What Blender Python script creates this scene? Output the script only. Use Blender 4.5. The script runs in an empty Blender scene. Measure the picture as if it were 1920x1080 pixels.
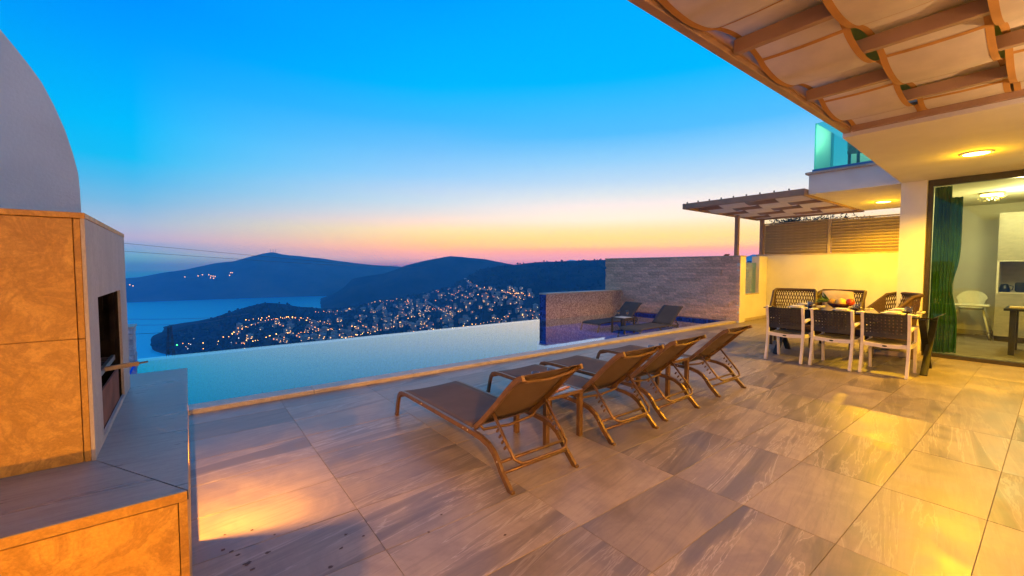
import bpy, bmesh, math, random
from mathutils import Vector, Matrix
random.seed(7)
SC = bpy.context.scene
COL = SC.collection
rad = math.radians

# ------------------------------------------------------------------ camera
FPX, EYE = 792.0, 1.42
YAW, PITCH = rad(52.4103), rad(2.747)
c_, s_ = math.cos(YAW), math.sin(YAW)
FH = Vector((c_, s_, 0)); RT = Vector((s_, -c_, 0)); ZV = Vector((0, 0, 1))
FW = FH*math.cos(PITCH) - ZV*math.sin(PITCH); UP = ZV*math.cos(PITCH) + FH*math.sin(PITCH)
CAM = Vector((0, 0, EYE))
cd = bpy.data.cameras.new('camera'); cam = bpy.data.objects.new('camera', cd); COL.objects.link(cam)
cd.sensor_fit = 'HORIZONTAL'; cd.sensor_width = 36; cd.lens = FPX/1920*36
cd.clip_start = 0.02; cd.clip_end = 120000
cam.matrix_world = Matrix(((RT.x, UP.x, -FW.x, CAM.x), (RT.y, UP.y, -FW.y, CAM.y), (RT.z, UP.z, -FW.z, CAM.z), (0, 0, 0, 1)))
SC.camera = cam

# ------------------------------------------------------------------ dusk sky
SKY = 1.06
SUN_AZ = rad(30)          # afterglow direction in the X-Y plane
def lin(c):
    return tuple(((v/255)/12.92 if v/255 <= .04045 else ((v/255+.055)/1.055)**2.4) for v in c) + (1,)
W = bpy.data.worlds.new('World'); SC.world = W; W.use_nodes = True
nt = W.node_tree; N = nt.nodes; LK = nt.links; N.clear()
out = N.new('ShaderNodeOutputWorld'); bg = N.new('ShaderNodeBackground'); LK.new(bg.outputs[0], out.inputs[0])
tc = N.new('ShaderNodeTexCoord'); sp = N.new('ShaderNodeSeparateXYZ'); LK.new(tc.outputs['Generated'], sp.inputs[0])
def wm(op, a, b=None, clamp=False):
    m = N.new('ShaderNodeMath'); m.operation = op; m.use_clamp = clamp
    for i, v in enumerate((a, b)):
        if v is None: continue
        if isinstance(v, (int, float)): m.inputs[i].default_value = v
        else: LK.new(v, m.inputs[i])
    return m.outputs[0]
elev = wm('DIVIDE', wm('ARCSINE', sp.outputs[2]), math.pi/2)
hl = wm('SQRT', wm('ADD', wm('MULTIPLY', sp.outputs[0], sp.outputs[0]), wm('MULTIPLY', sp.outputs[1], sp.outputs[1])))
dsun = wm('DIVIDE', wm('ADD', wm('MULTIPLY', sp.outputs[0], math.cos(SUN_AZ)), wm('MULTIPLY', sp.outputs[1], math.sin(SUN_AZ))), wm('MAXIMUM', hl, 1e-4))
def ramp(stops):
    r = N.new('ShaderNodeValToRGB'); cr = r.color_ramp; cr.interpolation = 'LINEAR'
    stops = sorted(stops)
    cr.elements[0].position = max(0, stops[0][0]/90); cr.elements[0].color = lin(stops[0][1])
    cr.elements[1].position = stops[-1][0]/90; cr.elements[1].color = lin(stops[-1][1])
    for p, c in stops[1:-1]:
        e = cr.elements.new(p/90); e.color = lin(c)
    LK.new(elev, r.inputs[0]); return r.outputs[0]
HIGH = [(42, (10, 134, 238)), (60, (50, 128, 214)), (90, (70, 124, 196))]
rl = ramp([(0, (45, 150, 232)), (1.2, (92, 148, 224)), (2.3, (128, 152, 218)), (3.0, (172, 164, 210)), (4.4, (160, 180, 220)), (6.6, (115, 180, 232)), (8.7, (76, 180, 242)), (10.8, (20, 184, 250)), (13.9, (0, 183, 255)), (17.9, (0, 170, 255)), (21.8, (0, 155, 255)), (25.4, (0, 142, 255))] + HIGH)
rm = ramp([(0, (176, 150, 200)), (.8, (186, 152, 196)), (1.6, (224, 158, 160)), (2.6, (255, 186, 112)), (3.7, (255, 211, 124)), (4.9, (255, 226, 164)), (6, (250, 222, 210)), (7.2, (225, 221, 230)), (8.6, (200, 219, 242)), (10, (186, 212, 247)), (12, (150, 204, 255)), (15.3, (108, 190, 255)), (18.6, (58, 180, 255)), (22.3, (0, 180, 255)), (27.5, (0, 168, 255)), (31.8, (0, 154, 255))] + HIGH)
rr = ramp([(0, (214, 150, 176)), (1.4, (218, 150, 172)), (1.9, (234, 156, 148)), (2.4, (253, 172, 96)), (2.9, (255, 208, 98)), (3.9, (255, 222, 110)), (5, (255, 228, 164)), (6.3, (255, 240, 226)), (8, (248, 235, 240)), (9.4, (220, 228, 242)), (11.1, (186, 216, 250)), (13.7, (145, 205, 255)), (16.9, (82, 186, 255)), (23, (0, 180, 255)), (31.2, (0, 168, 255))] + HIGH)
def wmix(f, a, b):
    m = N.new('ShaderNodeMix'); m.data_type = 'RGBA'; LK.new(f, m.inputs[0]); LK.new(a, m.inputs[6]); LK.new(b, m.inputs[7]); return m.outputs[2]
t1 = wm('DIVIDE', wm('SUBTRACT', dsun, .44), .40, True)
t2 = wm('DIVIDE', wm('SUBTRACT', dsun, .84), .14, True)
skycol = wmix(t2, wmix(t1, rl, rm), rr)
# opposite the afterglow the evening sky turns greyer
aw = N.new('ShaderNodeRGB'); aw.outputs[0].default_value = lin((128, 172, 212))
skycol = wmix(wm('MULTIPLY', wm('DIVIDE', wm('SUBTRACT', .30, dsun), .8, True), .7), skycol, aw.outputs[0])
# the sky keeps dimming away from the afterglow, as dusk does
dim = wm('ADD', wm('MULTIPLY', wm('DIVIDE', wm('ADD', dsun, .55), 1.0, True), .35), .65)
# the glow must shine through the long haze path near the horizon
sc3 = N.new('ShaderNodeSeparateColor'); LK.new(skycol, sc3.inputs[0]); cc3 = N.new('ShaderNodeCombineColor')
inv = wm('DIVIDE', 1.0, wm('MAXIMUM', sp.outputs[2], .022))
for i, k in enumerate((.0085, .0165, .0110)): LK.new(wm('MULTIPLY', sc3.outputs[i], wm('EXPONENT', wm('MULTIPLY', inv, k))), cc3.inputs[i])
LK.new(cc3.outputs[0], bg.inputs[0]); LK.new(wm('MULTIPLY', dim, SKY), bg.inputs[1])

SC.view_settings.view_transform = 'Standard'; SC.view_settings.look = 'None'
SC.view_settings.exposure = 0.0; SC.view_settings.gamma = 1.0; SC.view_settings.use_curve_mapping = False
SC.render.engine = 'CYCLES'
cy = SC.cycles
cy.use_denoising = True; cy.max_bounces = 8; cy.diffuse_bounces = 3; cy.glossy_bounces = 4; cy.transmission_bounces = 6
cy.transparent_max_bounces = 16; cy.volume_bounces = 2; cy.sample_clamp_indirect = 4.0; cy.caustics_reflective = False; cy.caustics_refractive = False
try: cy.denoiser = 'OPENIMAGEDENOISE'
except Exception: pass
WARM = (1.0, .50, .002)
ORANGE = (1.0, .40, .03)
LAMP_R, LAMP_D, SCONCE, SCONCE_B = 820, 760, 1150, 900

def point(name, loc, power, col, r=.06, parent=None):
    l = bpy.data.lights.new(name, 'POINT'); l.energy = power; l.color = col; l.shadow_soft_size = r
    o = bpy.data.objects.new(name, l); COL.objects.link(o); o.location = loc
    if parent: o.parent = parent
    return o

# ------------------------------------------------------------------ helpers
class MB:
    def __init__(s): s.v = []; s.f = []; s.m = []
    def add(s, vs, fs, mi=0):
        b = len(s.v); s.v += [tuple(v) for v in vs]; s.f += [tuple(i+b for i in f) for f in fs]; s.m += [mi]*len(fs); return s
    def box(s, lo, hi, mi=0, ch=0):
        x0, y0, z0 = lo; x1, y1, z1 = hi
        if ch:
            vs = []; c = ch
            for sx, x in ((1, x0), (-1, x1)):
                for sy, y in ((1, y0), (-1, y1)):
                    for sz, z in ((1, z0), (-1, z1)):
                        vs += [(x, y+sy*c, z+sz*c), (x+sx*c, y, z+sz*c), (x+sx*c, y+sy*c, z)]
            k = lambda a, b, d, e: ((a*2+b)*2+d)*3+e
            fs = []
            for a in (0, 1):
                fs.append((k(a,0,0,0), k(a,1,0,0), k(a,1,1,0), k(a,0,1,0)))
                fs.append((k(0,a,0,1), k(1,a,0,1), k(1,a,1,1), k(0,a,1,1)))
                fs.append((k(0,0,a,2), k(1,0,a,2), k(1,1,a,2), k(0,1,a,2)))
            for a in (0, 1):
                for b in (0, 1):
                    fs.append((k(a,b,0,0), k(a,b,1,0), k(a,b,1,1), k(a,b,0,1)))
                    fs.append((k(a,0,b,0), k(a,1,b,0), k(a,1,b,2), k(a,0,b,2)))
                    fs.append((k(0,a,b,1), k(1,a,b,1), k(1,a,b,2), k(0,a,b,2)))
                    for d in (0, 1): fs.append((k(a,b,d,0), k(a,b,d,1), k(a,b,d,2)))
            return s.add(vs, fs, mi)
        vs = [(x, y, z) for x in (x0, x1) for y in (y0, y1) for z in (z0, z1)]
        return s.add(vs, [(0,1,3,2), (4,6,7,5), (0,4,5,1), (2,3,7,6), (0,2,6,4), (1,5,7,3)], mi)
    def beam(s, p, q, w, h, mi=0, up=(0, 0, 1)):
        p = Vector(p); q = Vector(q); d = (q-p).normalized(); u = Vector(up)
        if abs(d.dot(u)) > .98: u = Vector((0, 1, 0))
        a = d.cross(u).normalized(); b = a.cross(d).normalized()
        vs = [e + a*(sx*w/2) + b*(sy*h/2) for e in (p, q) for sx, sy in ((-1,-1), (1,-1), (1,1), (-1,1))]
        return s.add(vs, [(3,2,1,0), (4,5,6,7), (0,1,5,4), (1,2,6,5), (2,3,7,6), (3,0,4,7)], mi)
    def sweep(s, path, w, h, side, mi=0):
        # rectangular section swept along a planar path; side = constant axis across the plane
        side = Vector(side); P = [Vector(p) for p in path]; vs = []
        for i, p in enumerate(P):
            d = (P[min(i+1, len(P)-1)] - P[max(i-1, 0)]).normalized(); n = side.cross(d).normalized()
            for a, b in ((-1,-1), (1,-1), (1,1), (-1,1)): vs.append(p + side*(a*w/2) + n*(b*h/2))
        n = len(P); fs = [(0,1,2,3), tuple((n-1)*4+k for k in (3,2,1,0))]
        for i in range(n-1):
            for k in range(4): fs.append((i*4+k, (i+1)*4+k, (i+1)*4+(k+1)%4, i*4+(k+1)%4))
        return s.add(vs, fs, mi)
    def tube(s, path, r, n=8, mi=0, closed=False):
        P = [Vector(p) for p in path]; L = len(P); vs = []; R = r if isinstance(r, (list, tuple)) else [r]*L
        u = None
        for i, p in enumerate(P):
            d = ((P[(i+1) % L] - P[i-1]) if closed else (P[min(i+1, L-1)] - P[max(i-1, 0)])).normalized()
            if u is None: u = d.orthogonal().normalized()
            u = (u - d*u.dot(d)); u = u.normalized() if u.length > 1e-6 else d.orthogonal().normalized(); w = d.cross(u)
            for k in range(n):
                a = 2*math.pi*k/n; vs.append(p + (u*math.cos(a) + w*math.sin(a))*R[i])
        fs = []
        for i in range(L if closed else L-1):
            j = (i+1) % L
            for k in range(n): fs.append((i*n+k, i*n+(k+1)%n, j*n+(k+1)%n, j*n+k))
        if not closed: fs += [tuple(range(n-1, -1, -1)), tuple((L-1)*n+k for k in range(n))]
        return s.add(vs, fs, mi)
    def lathe(s, prof, c=(0, 0, 0), n=20, mi=0):
        vs = []; fs = []; m = len(prof)
        for i in range(n):
            a = 2*math.pi*i/n
            for r, z in prof: vs.append((c[0]+r*math.cos(a), c[1]+r*math.sin(a), c[2]+z))
        for i in range(n):
            j = (i+1) % n
            for k in range(m-1): fs.append((i*m+k, j*m+k, j*m+k+1, i*m+k+1))
        return s.add(vs, fs, mi)
    def prism(s, poly, lo, hi, axis='z', mi=0):
        n = len(poly)
        def mk(a, b, t): return {'z': (a, b, t), 'y': (a, t, b), 'x': (t, a, b)}[axis]
        vs = [mk(a, b, lo) for a, b in poly] + [mk(a, b, hi) for a, b in poly]
        return s.add(vs, [tuple(range(n-1, -1, -1)), tuple(range(n, 2*n))] + [(i, (i+1)%n, n+(i+1)%n, n+i) for i in range(n)], mi)
    def mesh(s, name, mats, smooth=False):
        me = bpy.data.meshes.new(name); me.from_pydata(s.v, [], s.f)
        bm = bmesh.new(); bm.from_mesh(me); bmesh.ops.recalc_face_normals(bm, faces=bm.faces); bm.to_mesh(me); bm.free()
        for m in (mats if isinstance(mats, (list, tuple)) else [mats]): me.materials.append(m)
        me.polygons.foreach_set('material_index', s.m)
        if smooth: me.polygons.foreach_set('use_smooth', [True]*len(me.polygons))
        me.update(); return me
    def build(s, name, mats, parent=None, smooth=False, loc=None):
        return link(name, s.mesh(name, mats, smooth), parent, loc)
def link(name, me, parent=None, loc=None, rotz=0):
    o = bpy.data.objects.new(name, me); COL.objects.link(o)
    if parent: o.parent = parent
    if loc is not None: o.location = loc
    if rotz: o.rotation_euler = (0, 0, rotz)
    return o
def tag(o, label=None, cat=None, group=None, kind=None):
    if label: o['label'] = label
    if cat: o['category'] = cat
    if group: o['group'] = group
    if kind: o['kind'] = kind
    return o
def thing(name, label, cat, loc=(0, 0, 0), rotz=0, group=None):
    return tag(link(name, None, None, loc, rotz), label, cat, group)
def copy_tree(o, parent=None):
    c = o.copy(); COL.objects.link(c); c.parent = parent
    for ch in [x for x in bpy.data.objects if x.parent == o]: copy_tree(ch, c)
    return c
def autosmooth(o, ang=40):
    me = o.data; me.polygons.foreach_set('use_smooth', [True]*len(me.polygons))
    bm = bmesh.new(); bm.from_mesh(me)
    for e in bm.edges:
        if len(e.link_faces) == 2 and e.calc_face_angle(0) > rad(ang): e.smooth = False
    bm.to_mesh(me); bm.free(); return o

# ------------------------------------------------------------------ materials
def newmat(name):
    m = bpy.data.materials.new(name); m.use_nodes = True
    return m, m.node_tree.nodes, m.node_tree.links, m.node_tree.nodes['Principled BSDF']
def mathn(n, l, op, a, b=0.0, clamp=False):
    x = n.new('ShaderNodeMath'); x.operation = op; x.use_clamp = clamp
    for i, v in enumerate((a, b)):
        if isinstance(v, (int, float)): x.inputs[i].default_value = v
        else: l.new(v, x.inputs[i])
    return x.outputs[0]
def mixc(n, l, f, a, b, mode='MIX'):
    x = n.new('ShaderNodeMix'); x.data_type = 'RGBA'; x.blend_type = mode
    for i, v in ((0, f), (6, a), (7, b)):
        if isinstance(v, (int, float)): x.inputs[i].default_value = v
        elif isinstance(v, (tuple, list)): x.inputs[i].default_value = tuple(v)[:3] + (1,)
        else: l.new(v, x.inputs[i])
    return x.outputs[2]
def noise(n, l, vec, scale, detail=4, rough=.55, dist=0):
    x = n.new('ShaderNodeTexNoise'); x.inputs['Scale'].default_value = scale; x.inputs['Detail'].default_value = detail
    x.inputs['Roughness'].default_value = rough; x.inputs['Distortion'].default_value = dist
    if vec is not None: l.new(vec, x.inputs['Vector'])
    return x.outputs[0]
def crv(n, l, f, a, b, lo=0., hi=1.):
    x = n.new('ShaderNodeMapRange'); l.new(f, x.inputs[0])
    for i, v in ((1, a), (2, b), (3, lo), (4, hi)): x.inputs[i].default_value = v
    x.interpolation_type = 'SMOOTHSTEP'; return x.outputs[0]
def bump(n, l, bsdf, h, strength=.2, dist=.01):
    b = n.new('ShaderNodeBump'); b.inputs['Strength'].default_value = strength; b.inputs['Distance'].default_value = dist
    l.new(h, b.inputs['Height']); l.new(b.outputs[0], bsdf.inputs['Normal'])
def mapping(n, l, vec, sc=(1,1,1), rot=(0,0,0), loc=(0,0,0)):
    m = n.new('ShaderNodeMapping'); l.new(vec, m.inputs[0]); m.inputs['Scale'].default_value = sc; m.inputs['Rotation'].default_value = rot; m.inputs['Location'].default_value = loc
    return m.outputs[0]
def objco(n, name='Object'):
    return n.new('ShaderNodeTexCoord').outputs[name]
def plain(name, col, rough=.5, var=.15, scale=6, metal=0, bmp=.0, bscale=40, co='Object', spec=None):
    m, n, l, b = newmat(name); v = objco(n, co)
    f = noise(n, l, v, scale, 5)
    l.new(mixc(n, l, crv(n, l, f, .3, .7), tuple(c*(1-var) for c in col), tuple(min(1, c*(1+var)) for c in col)), b.inputs['Base Color'])
    b.inputs['Roughness'].default_value = rough; b.inputs['Metallic'].default_value = metal
    f2 = noise(n, l, v, scale*4, 3); l.new(crv(n, l, f2, .2, .8, max(.02, rough-.1), min(1, rough+.1)), b.inputs['Roughness'])
    if bmp: bump(n, l, b, noise(n, l, v, bscale, 4), bmp, .005)
    if spec is not None: b.inputs['Specular IOR Level'].default_value = spec
    return m
def emis(name, col, st, sample=True):
    m, n, l, b = newmat(name); b.inputs['Base Color'].default_value = col + (1,); b.inputs['Emission Color'].default_value = col + (1,); b.inputs['Emission Strength'].default_value = st
    if not sample: m.cycles.emission_sampling = 'NONE'
    return m
def glass(name, tint, refl=.06, rough=0.0, power=3.0):
    m, n, l, b = newmat(name); n.remove(b); o = n['Material Output']
    t = n.new('ShaderNodeBsdfTransparent'); t.inputs[0].default_value = tint + (1,)
    g = n.new('ShaderNodeBsdfGlossy'); g.inputs['Roughness'].default_value = rough; g.inputs[0].default_value = (1, 1, 1, 1)
    lw = n.new('ShaderNodeLayerWeight'); lw.inputs[0].default_value = .5
    f = mathn(n, l, 'ADD', mathn(n, l, 'MULTIPLY', mathn(n, l, 'POWER', lw.outputs['Facing'], power), 1-refl), refl, True)
    mx = n.new('ShaderNodeMixShader'); l.new(f, mx.inputs[0]); l.new(t.outputs[0], mx.inputs[1]); l.new(g.outputs[0], mx.inputs[2]); l.new(mx.outputs[0], o.inputs[0])
    return m

def tile_mat():
    m, n, l, b = newmat('porcelain_tile'); v = objco(n)
    oi = n.new('ShaderNodeObjectInfo'); rnd = oi.outputs['Random']
    cx = n.new('ShaderNodeCombineXYZ'); l.new(mathn(n, l, 'MULTIPLY', rnd, 91.7), cx.inputs[0]); l.new(mathn(n, l, 'MULTIPLY', rnd, 37.3), cx.inputs[1]); l.new(mathn(n, l, 'MULTIPLY', rnd, 53.1), cx.inputs[2])
    ad = n.new('ShaderNodeVectorMath'); ad.operation = 'ADD'; l.new(mapping(n, l, v, (1, 1, 1), (0, 0, rad(-9))), ad.inputs[0]); l.new(cx.outputs[0], ad.inputs[1]); v2 = ad.outputs[0]
    band = noise(n, l, mapping(n, l, v2, (.38, 4.2, 1)), 1.5, 6, .6, .7)
    fine = noise(n, l, mapping(n, l, v2, (1.6, 26, 1)), 1.6, 6, .65, .3)
    cloud = noise(n, l, v2, 3.0, 7, .65, .6)
    r2 = mathn(n, l, 'FRACT', mathn(n, l, 'MULTIPLY', rnd, 17.31)); r3 = mathn(n, l, 'FRACT', mathn(n, l, 'MULTIPLY', rnd, 71.9))
    col = mixc(n, l, crv(n, l, cloud, .3, .72), (.215, .172, .143), (.345, .280, .232))
    amt = crv(n, l, r2, .2, .9, .15, .85)
    dk = mathn(n, l, 'MULTIPLY', crv(n, l, band, .46, .64), amt)
    col = mixc(n, l, dk, col, (.115, .098, .096))
    st = mathn(n, l, 'MULTIPLY', crv(n, l, fine, .46, .66), .38); col = mixc(n, l, st, col, (.17, .142, .128))
    edge = mathn(n, l, 'ABSOLUTE', mathn(n, l, 'SUBTRACT', band, .505))
    vein = mathn(n, l, 'MULTIPLY', mathn(n, l, 'SUBTRACT', 1.0, crv(n, l, edge, .002, .014)), mathn(n, l, 'MULTIPLY', amt, .7))
    col = mixc(n, l, vein, col, (.46, .40, .35))
    hv = n.new('ShaderNodeHueSaturation'); l.new(col, hv.inputs['Color']); l.new(crv(n, l, r3, 0, 1, .78, 1.2), hv.inputs['Value']); l.new(hv.outputs[0], b.inputs['Base Color'])
    l.new(crv(n, l, cloud, .25, .75, .30, .50), b.inputs['Roughness'])
    bump(n, l, b, mixc(n, l, .5, fine, noise(n, l, v2, 30, 5)), .22, .004); return m
def mosaic_mat(name, cols, size, grout, rough=.25):
    m, n, l, b = newmat(name); v = objco(n)
    br = n.new('ShaderNodeTexBrick'); br.offset = 0; br.inputs['Scale'].default_value = 1; br.inputs['Brick Width'].default_value = size; br.inputs['Row Height'].default_value = size
    br.inputs['Mortar Size'].default_value = size*.06; br.inputs['Mortar Smooth'].default_value = .1
    # box projection: pick plane by normal
    g = n.new('ShaderNodeNewGeometry'); sn = n.new('ShaderNodeSeparateXYZ'); l.new(g.outputs['True Normal'], sn.inputs[0]); sv = n.new('ShaderNodeSeparateXYZ'); l.new(v, sv.inputs[0])
    ax = mathn(n, l, 'GREATER_THAN', mathn(n, l, 'ABSOLUTE', sn.outputs[0]), .6); az = mathn(n, l, 'GREATER_THAN', mathn(n, l, 'ABSOLUTE', sn.outputs[2]), .6)
    cc = n.new('ShaderNodeCombineXYZ')
    def sel(f, a, bb):
        x = n.new('ShaderNodeMix'); l.new(f, x.inputs[0]); l.new(a, x.inputs[2]); l.new(bb, x.inputs[3]); return x.outputs[0]
    l.new(sel(ax, sv.outputs[0], sv.outputs[1]), cc.inputs[0]); l.new(sel(az, sv.outputs[2], sv.outputs[1]), cc.inputs[1])
    l.new(cc.outputs[0], br.inputs['Vector'])
    wn = n.new('ShaderNodeTexWhiteNoise'); wn.noise_dimensions = '2D'
    sn2 = n.new('ShaderNodeVectorMath'); sn2.operation = 'SNAP'; l.new(cc.outputs[0], sn2.inputs[0]); sn2.inputs[1].default_value = (size, size, size); l.new(sn2.outputs[0], wn.inputs['Vector'])
    cr = n.new('ShaderNodeValToRGB'); cr.color_ramp.interpolation = 'CONSTANT'; cr.color_ramp.elements[0].color = cols[0]+(1,); cr.color_ramp.elements[1].color = cols[-1]+(1,); cr.color_ramp.elements[1].position = 1-1/len(cols)
    for i, c in enumerate(cols[1:-1]):
        e = cr.color_ramp.elements.new((i+1)/len(cols)); e.color = c+(1,)
    l.new(wn.outputs['Value'], cr.inputs[0])
    l.new(mixc(n, l, br.outputs['Fac'], cr.outputs[0], grout), b.inputs['Base Color']); b.inputs['Roughness'].default_value = rough
    inv = mathn(n, l, 'SUBTRACT', 1.0, br.outputs['Fac']); bump(n, l, b, inv, .3, .002); return m
def stone_mat(name, c1, c2, c3, sc=(1, 1, 1), scale=4, rough=.45, veins=.35, perobj=True):
    m, n, l, b = newmat(name); v = objco(n)
    if perobj:
        oi = n.new('ShaderNodeObjectInfo'); cx = n.new('ShaderNodeCombineXYZ')
        for i, k in enumerate((43., 17., 29.)): l.new(mathn(n, l, 'MULTIPLY', oi.outputs['Random'], k), cx.inputs[i])
        ad = n.new('ShaderNodeVectorMath'); ad.operation = 'ADD'; l.new(v, ad.inputs[0]); l.new(cx.outputs[0], ad.inputs[1]); v = ad.outputs[0]
    v = mapping(n, l, v, sc, (0, 0, rad(12)))
    a = noise(n, l, v, scale, 7, .62, .8); bb = noise(n, l, v, scale*1.6, 8, .7, .9)
    col = mixc(n, l, crv(n, l, a, .3, .7), c1, c2)
    e = mathn(n, l, 'ABSOLUTE', mathn(n, l, 'SUBTRACT', bb, .5)); vn = mathn(n, l, 'SUBTRACT', 1.0, crv(n, l, e, .0, .10))
    col = mixc(n, l, mathn(n, l, 'MULTIPLY', vn, veins), col, c3); l.new(col, b.inputs['Base Color'])
    l.new(crv(n, l, a, .2, .8, rough-.1, rough+.15), b.inputs['Roughness']); gr_ = noise(n, l, v, scale*22, 6, .75); bump(n, l, b, mixc(n, l, .6, a, gr_), .45, .006); hv = n.new('ShaderNodeHueSaturation'); l.new(col, hv.inputs['Color']); l.new(crv(n, l, gr_, .25, .75, .80, 1.18), hv.inputs['Value']); l.new(hv.outputs[0], b.inputs['Base Color']); return m
def brick_stone(name, base):
    m, n, l, b = newmat(name); v = objco(n); oi = n.new('ShaderNodeObjectInfo')
    nz = noise(n, l, v, 25, 6, .7)
    hv = n.new('ShaderNodeHueSaturation'); l.new(mixc(n, l, crv(n, l, nz, .3, .7), tuple(c*.7 for c in base), tuple(c*1.2 for c in base)), hv.inputs['Color'])
    l.new(crv(n, l, oi.outputs['Random'], 0, 1, .84, 1.13), hv.inputs['Value']); l.new(hv.outputs[0], b.inputs['Base Color']); b.inputs['Roughness'].default_value = .85
    bump(n, l, b, nz, .8, .02); return m
def fabric(name, col, trans=.0, scale=350, rough=.85, var=.1):
    m, n, l, b = newmat(name); v = objco(n)
    w = noise(n, l, mapping(n, l, v, (1, .25, 1)), scale, 2); f = noise(n, l, v, 5, 4)
    l.new(mixc(n, l, crv(n, l, f, .3, .7), tuple(c*(1-var) for c in col), tuple(min(1, c*(1+var)) for c in col)), b.inputs['Base Color']); b.inputs['Roughness'].default_value = rough
    bump(n, l, b, w, .25, .002)
    if trans:
        t = n.new('ShaderNodeBsdfTranslucent'); t.inputs[0].default_value = col+(1,); mx = n.new('ShaderNodeMixShader'); mx.inputs[0].default_value = trans
        o = n['Material Output']; l.new(b.outputs[0], mx.inputs[1]); l.new(t.outputs[0], mx.inputs[2]); l.new(mx.outputs[0], o.inputs[0])
    return m
def water_mat():
    m, n, l, b = newmat('pool_water'); n.remove(b); o = n['Material Output']; v = objco(n)
    t = n.new('ShaderNodeBsdfTransparent'); t.inputs[0].default_value = (.7, .95, 1, 1)
    g = n.new('ShaderNodeBsdfGlossy'); g.inputs['Roughness'].default_value = .03
    g.inputs['Color'].default_value = (.90, .97, 1, 1); fr = n.new('ShaderNodeLayerWeight'); fr.inputs[0].default_value = .5
    bp = n.new('ShaderNodeBump'); bp.inputs['Strength'].default_value = .035; bp.inputs['Distance'].default_value = .02; l.new(noise(n, l, v, 2.2, 3), bp.inputs['Height'])
    l.new(bp.outputs[0], g.inputs['Normal'])
    mx = n.new('ShaderNodeMixShader'); l.new(mathn(n, l, 'ADD', mathn(n, l, 'MULTIPLY', mathn(n, l, 'POWER', fr.outputs['Facing'], 3.2), .97), .03, True), mx.inputs[0]); l.new(t.outputs[0], mx.inputs[1]); l.new(g.outputs[0], mx.inputs[2]); l.new(mx.outputs[0], o.inputs[0]); return m
def sea_mat():
    m, n, l, b = newmat('sea_water'); v = objco(n)
    b.inputs['Base Color'].default_value = (.006, .34, .80, 1); b.inputs['Roughness'].default_value = .6; b.inputs['Specular IOR Level'].default_value = .1
    g = n.new('ShaderNodeBsdfGlossy'); g.inputs['Color'].default_value = (.12, .70, 1, 1); g.inputs['Roughness'].default_value = .28
    bp = n.new('ShaderNodeBump'); bp.inputs['Strength'].default_value = .25; bp.inputs['Distance'].default_value = 3; l.new(noise(n, l, v, .02, 5), bp.inputs['Height']); l.new(bp.outputs[0], g.inputs['Normal'])
    mx = n.new('ShaderNodeMixShader'); mx.inputs[0].default_value = .6; l.new(b.outputs[0], mx.inputs[1]); l.new(g.outputs[0], mx.inputs[2]); l.new(mx.outputs[0], n['Material Output'].inputs[0]); return m
def hill_mat(name, a, bcol, scale):
    m, n, l, b = newmat(name); v = objco(n)
    f = noise(n, l, v, scale, 8, .7); f2 = noise(n, l, v, scale*9, 5, .7)
    col = mixc(n, l, crv(n, l, f, .35, .7), a, bcol); col = mixc(n, l, mathn(n, l, 'MULTIPLY', crv(n, l, f2, .5, .75), .5), col, tuple(c*.5 for c in a))
    l.new(col, b.inputs['Base Color']); b.inputs['Roughness'].default_value = 1; b.inputs['Specular IOR Level'].default_value = .0; return m

M = {}
M['tile'] = tile_mat()
M['slab'] = plain('grout_slab', (.22, .185, .155), .9, .2, 3)
M['coping'] = stone_mat('travertine_coping', (.48, .40, .32), (.62, .54, .45), (.36, .29, .22), (1, 1, 1), 5, .5, .2)
M['poolmosaic'] = mosaic_mat('blue_pool_mosaic', [(.008, .14, .88), (.01, .18, .93), (.014, .22, .95), (.006, .11, .82)], .05, (.015, .16, .88))
M['poolmosaic'].node_tree.nodes['Principled BSDF'].inputs['Specular IOR Level'].default_value = 0
M['bluemosaic'] = mosaic_mat('cobalt_wall_mosaic', [(.008, .03, .24), (.015, .05, .36), (.02, .07, .45), (.006, .02, .15)], .05, (.03, .06, .2))
M['beigemosaic'] = mosaic_mat('beige_wall_mosaic', [(.58, .44, .38), (.36, .25, .22), (.68, .56, .50), (.30, .21, .20), (.5, .37, .33)], .03, (.4, .35, .3), .4)
M['brick'] = brick_stone('split_face_stone', (.80, .54, .41))
M['whitebrick'] = brick_stone('pale_split_stone', (.62, .60, .57))
M['mortar'] = plain('wall_core', (.26, .21, .18), .95, .2, 8)
M['marble'] = stone_mat('beige_marble', (.46, .245, .045), (.64, .38, .085), (.24, .12, .03), (1, 1, 1), 5, .4, .45)
M['counter'] = stone_mat('streaked_counter_stone', (.17, .16, .155), (.30, .28, .265), (.44, .41, .385), (.5, 4, 1), 4, .32, .28)
M['greyclad'] = stone_mat('grey_cladding', (.40, .375, .35), (.52, .49, .46), (.34, .31, .29), (1, 1, .35), 7, .6, .15)
M['plaster'] = plain('white_plaster', (.79, .77, .73), .85, .06, 1.6, 0, .4, 45)
M['soot'] = plain('soot_brick', (.012, .010, .009), .95, .4, 12, 0, .5, 20, spec=0)
M['rust'] = plain('rusty_steel', (.16, .065, .04), .8, .35, 9, .2, .3, 60)
M['steel'] = plain('dull_steel', (.22, .19, .17), .4, .2, 12, .85)
M['joint'] = plain('dark_joint', (.03, .022, .018), .95, .2, 20)
M['bronze'] = plain('bronze_powder_coat', (.155, .088, .045), .38, .14, 20, .35)
M['sling'] = fabric('brown_sling', (.115, .075, .058), .10)
M['shelfsling'] = fabric('charcoal_sling', (.06, .06, .065), .05)
M['shelfmetal'] = plain('charcoal_powder_coat', (.07, .06, .05), .4, .15, 20, .3)
M['bolt'] = plain('bolt_steel', (.6, .55, .48), .3, .1, 20, .9)
M['taupe'] = plain('taupe_painted_steel', (.36, .225, .145), .45, .08, 5, 0)
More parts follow.
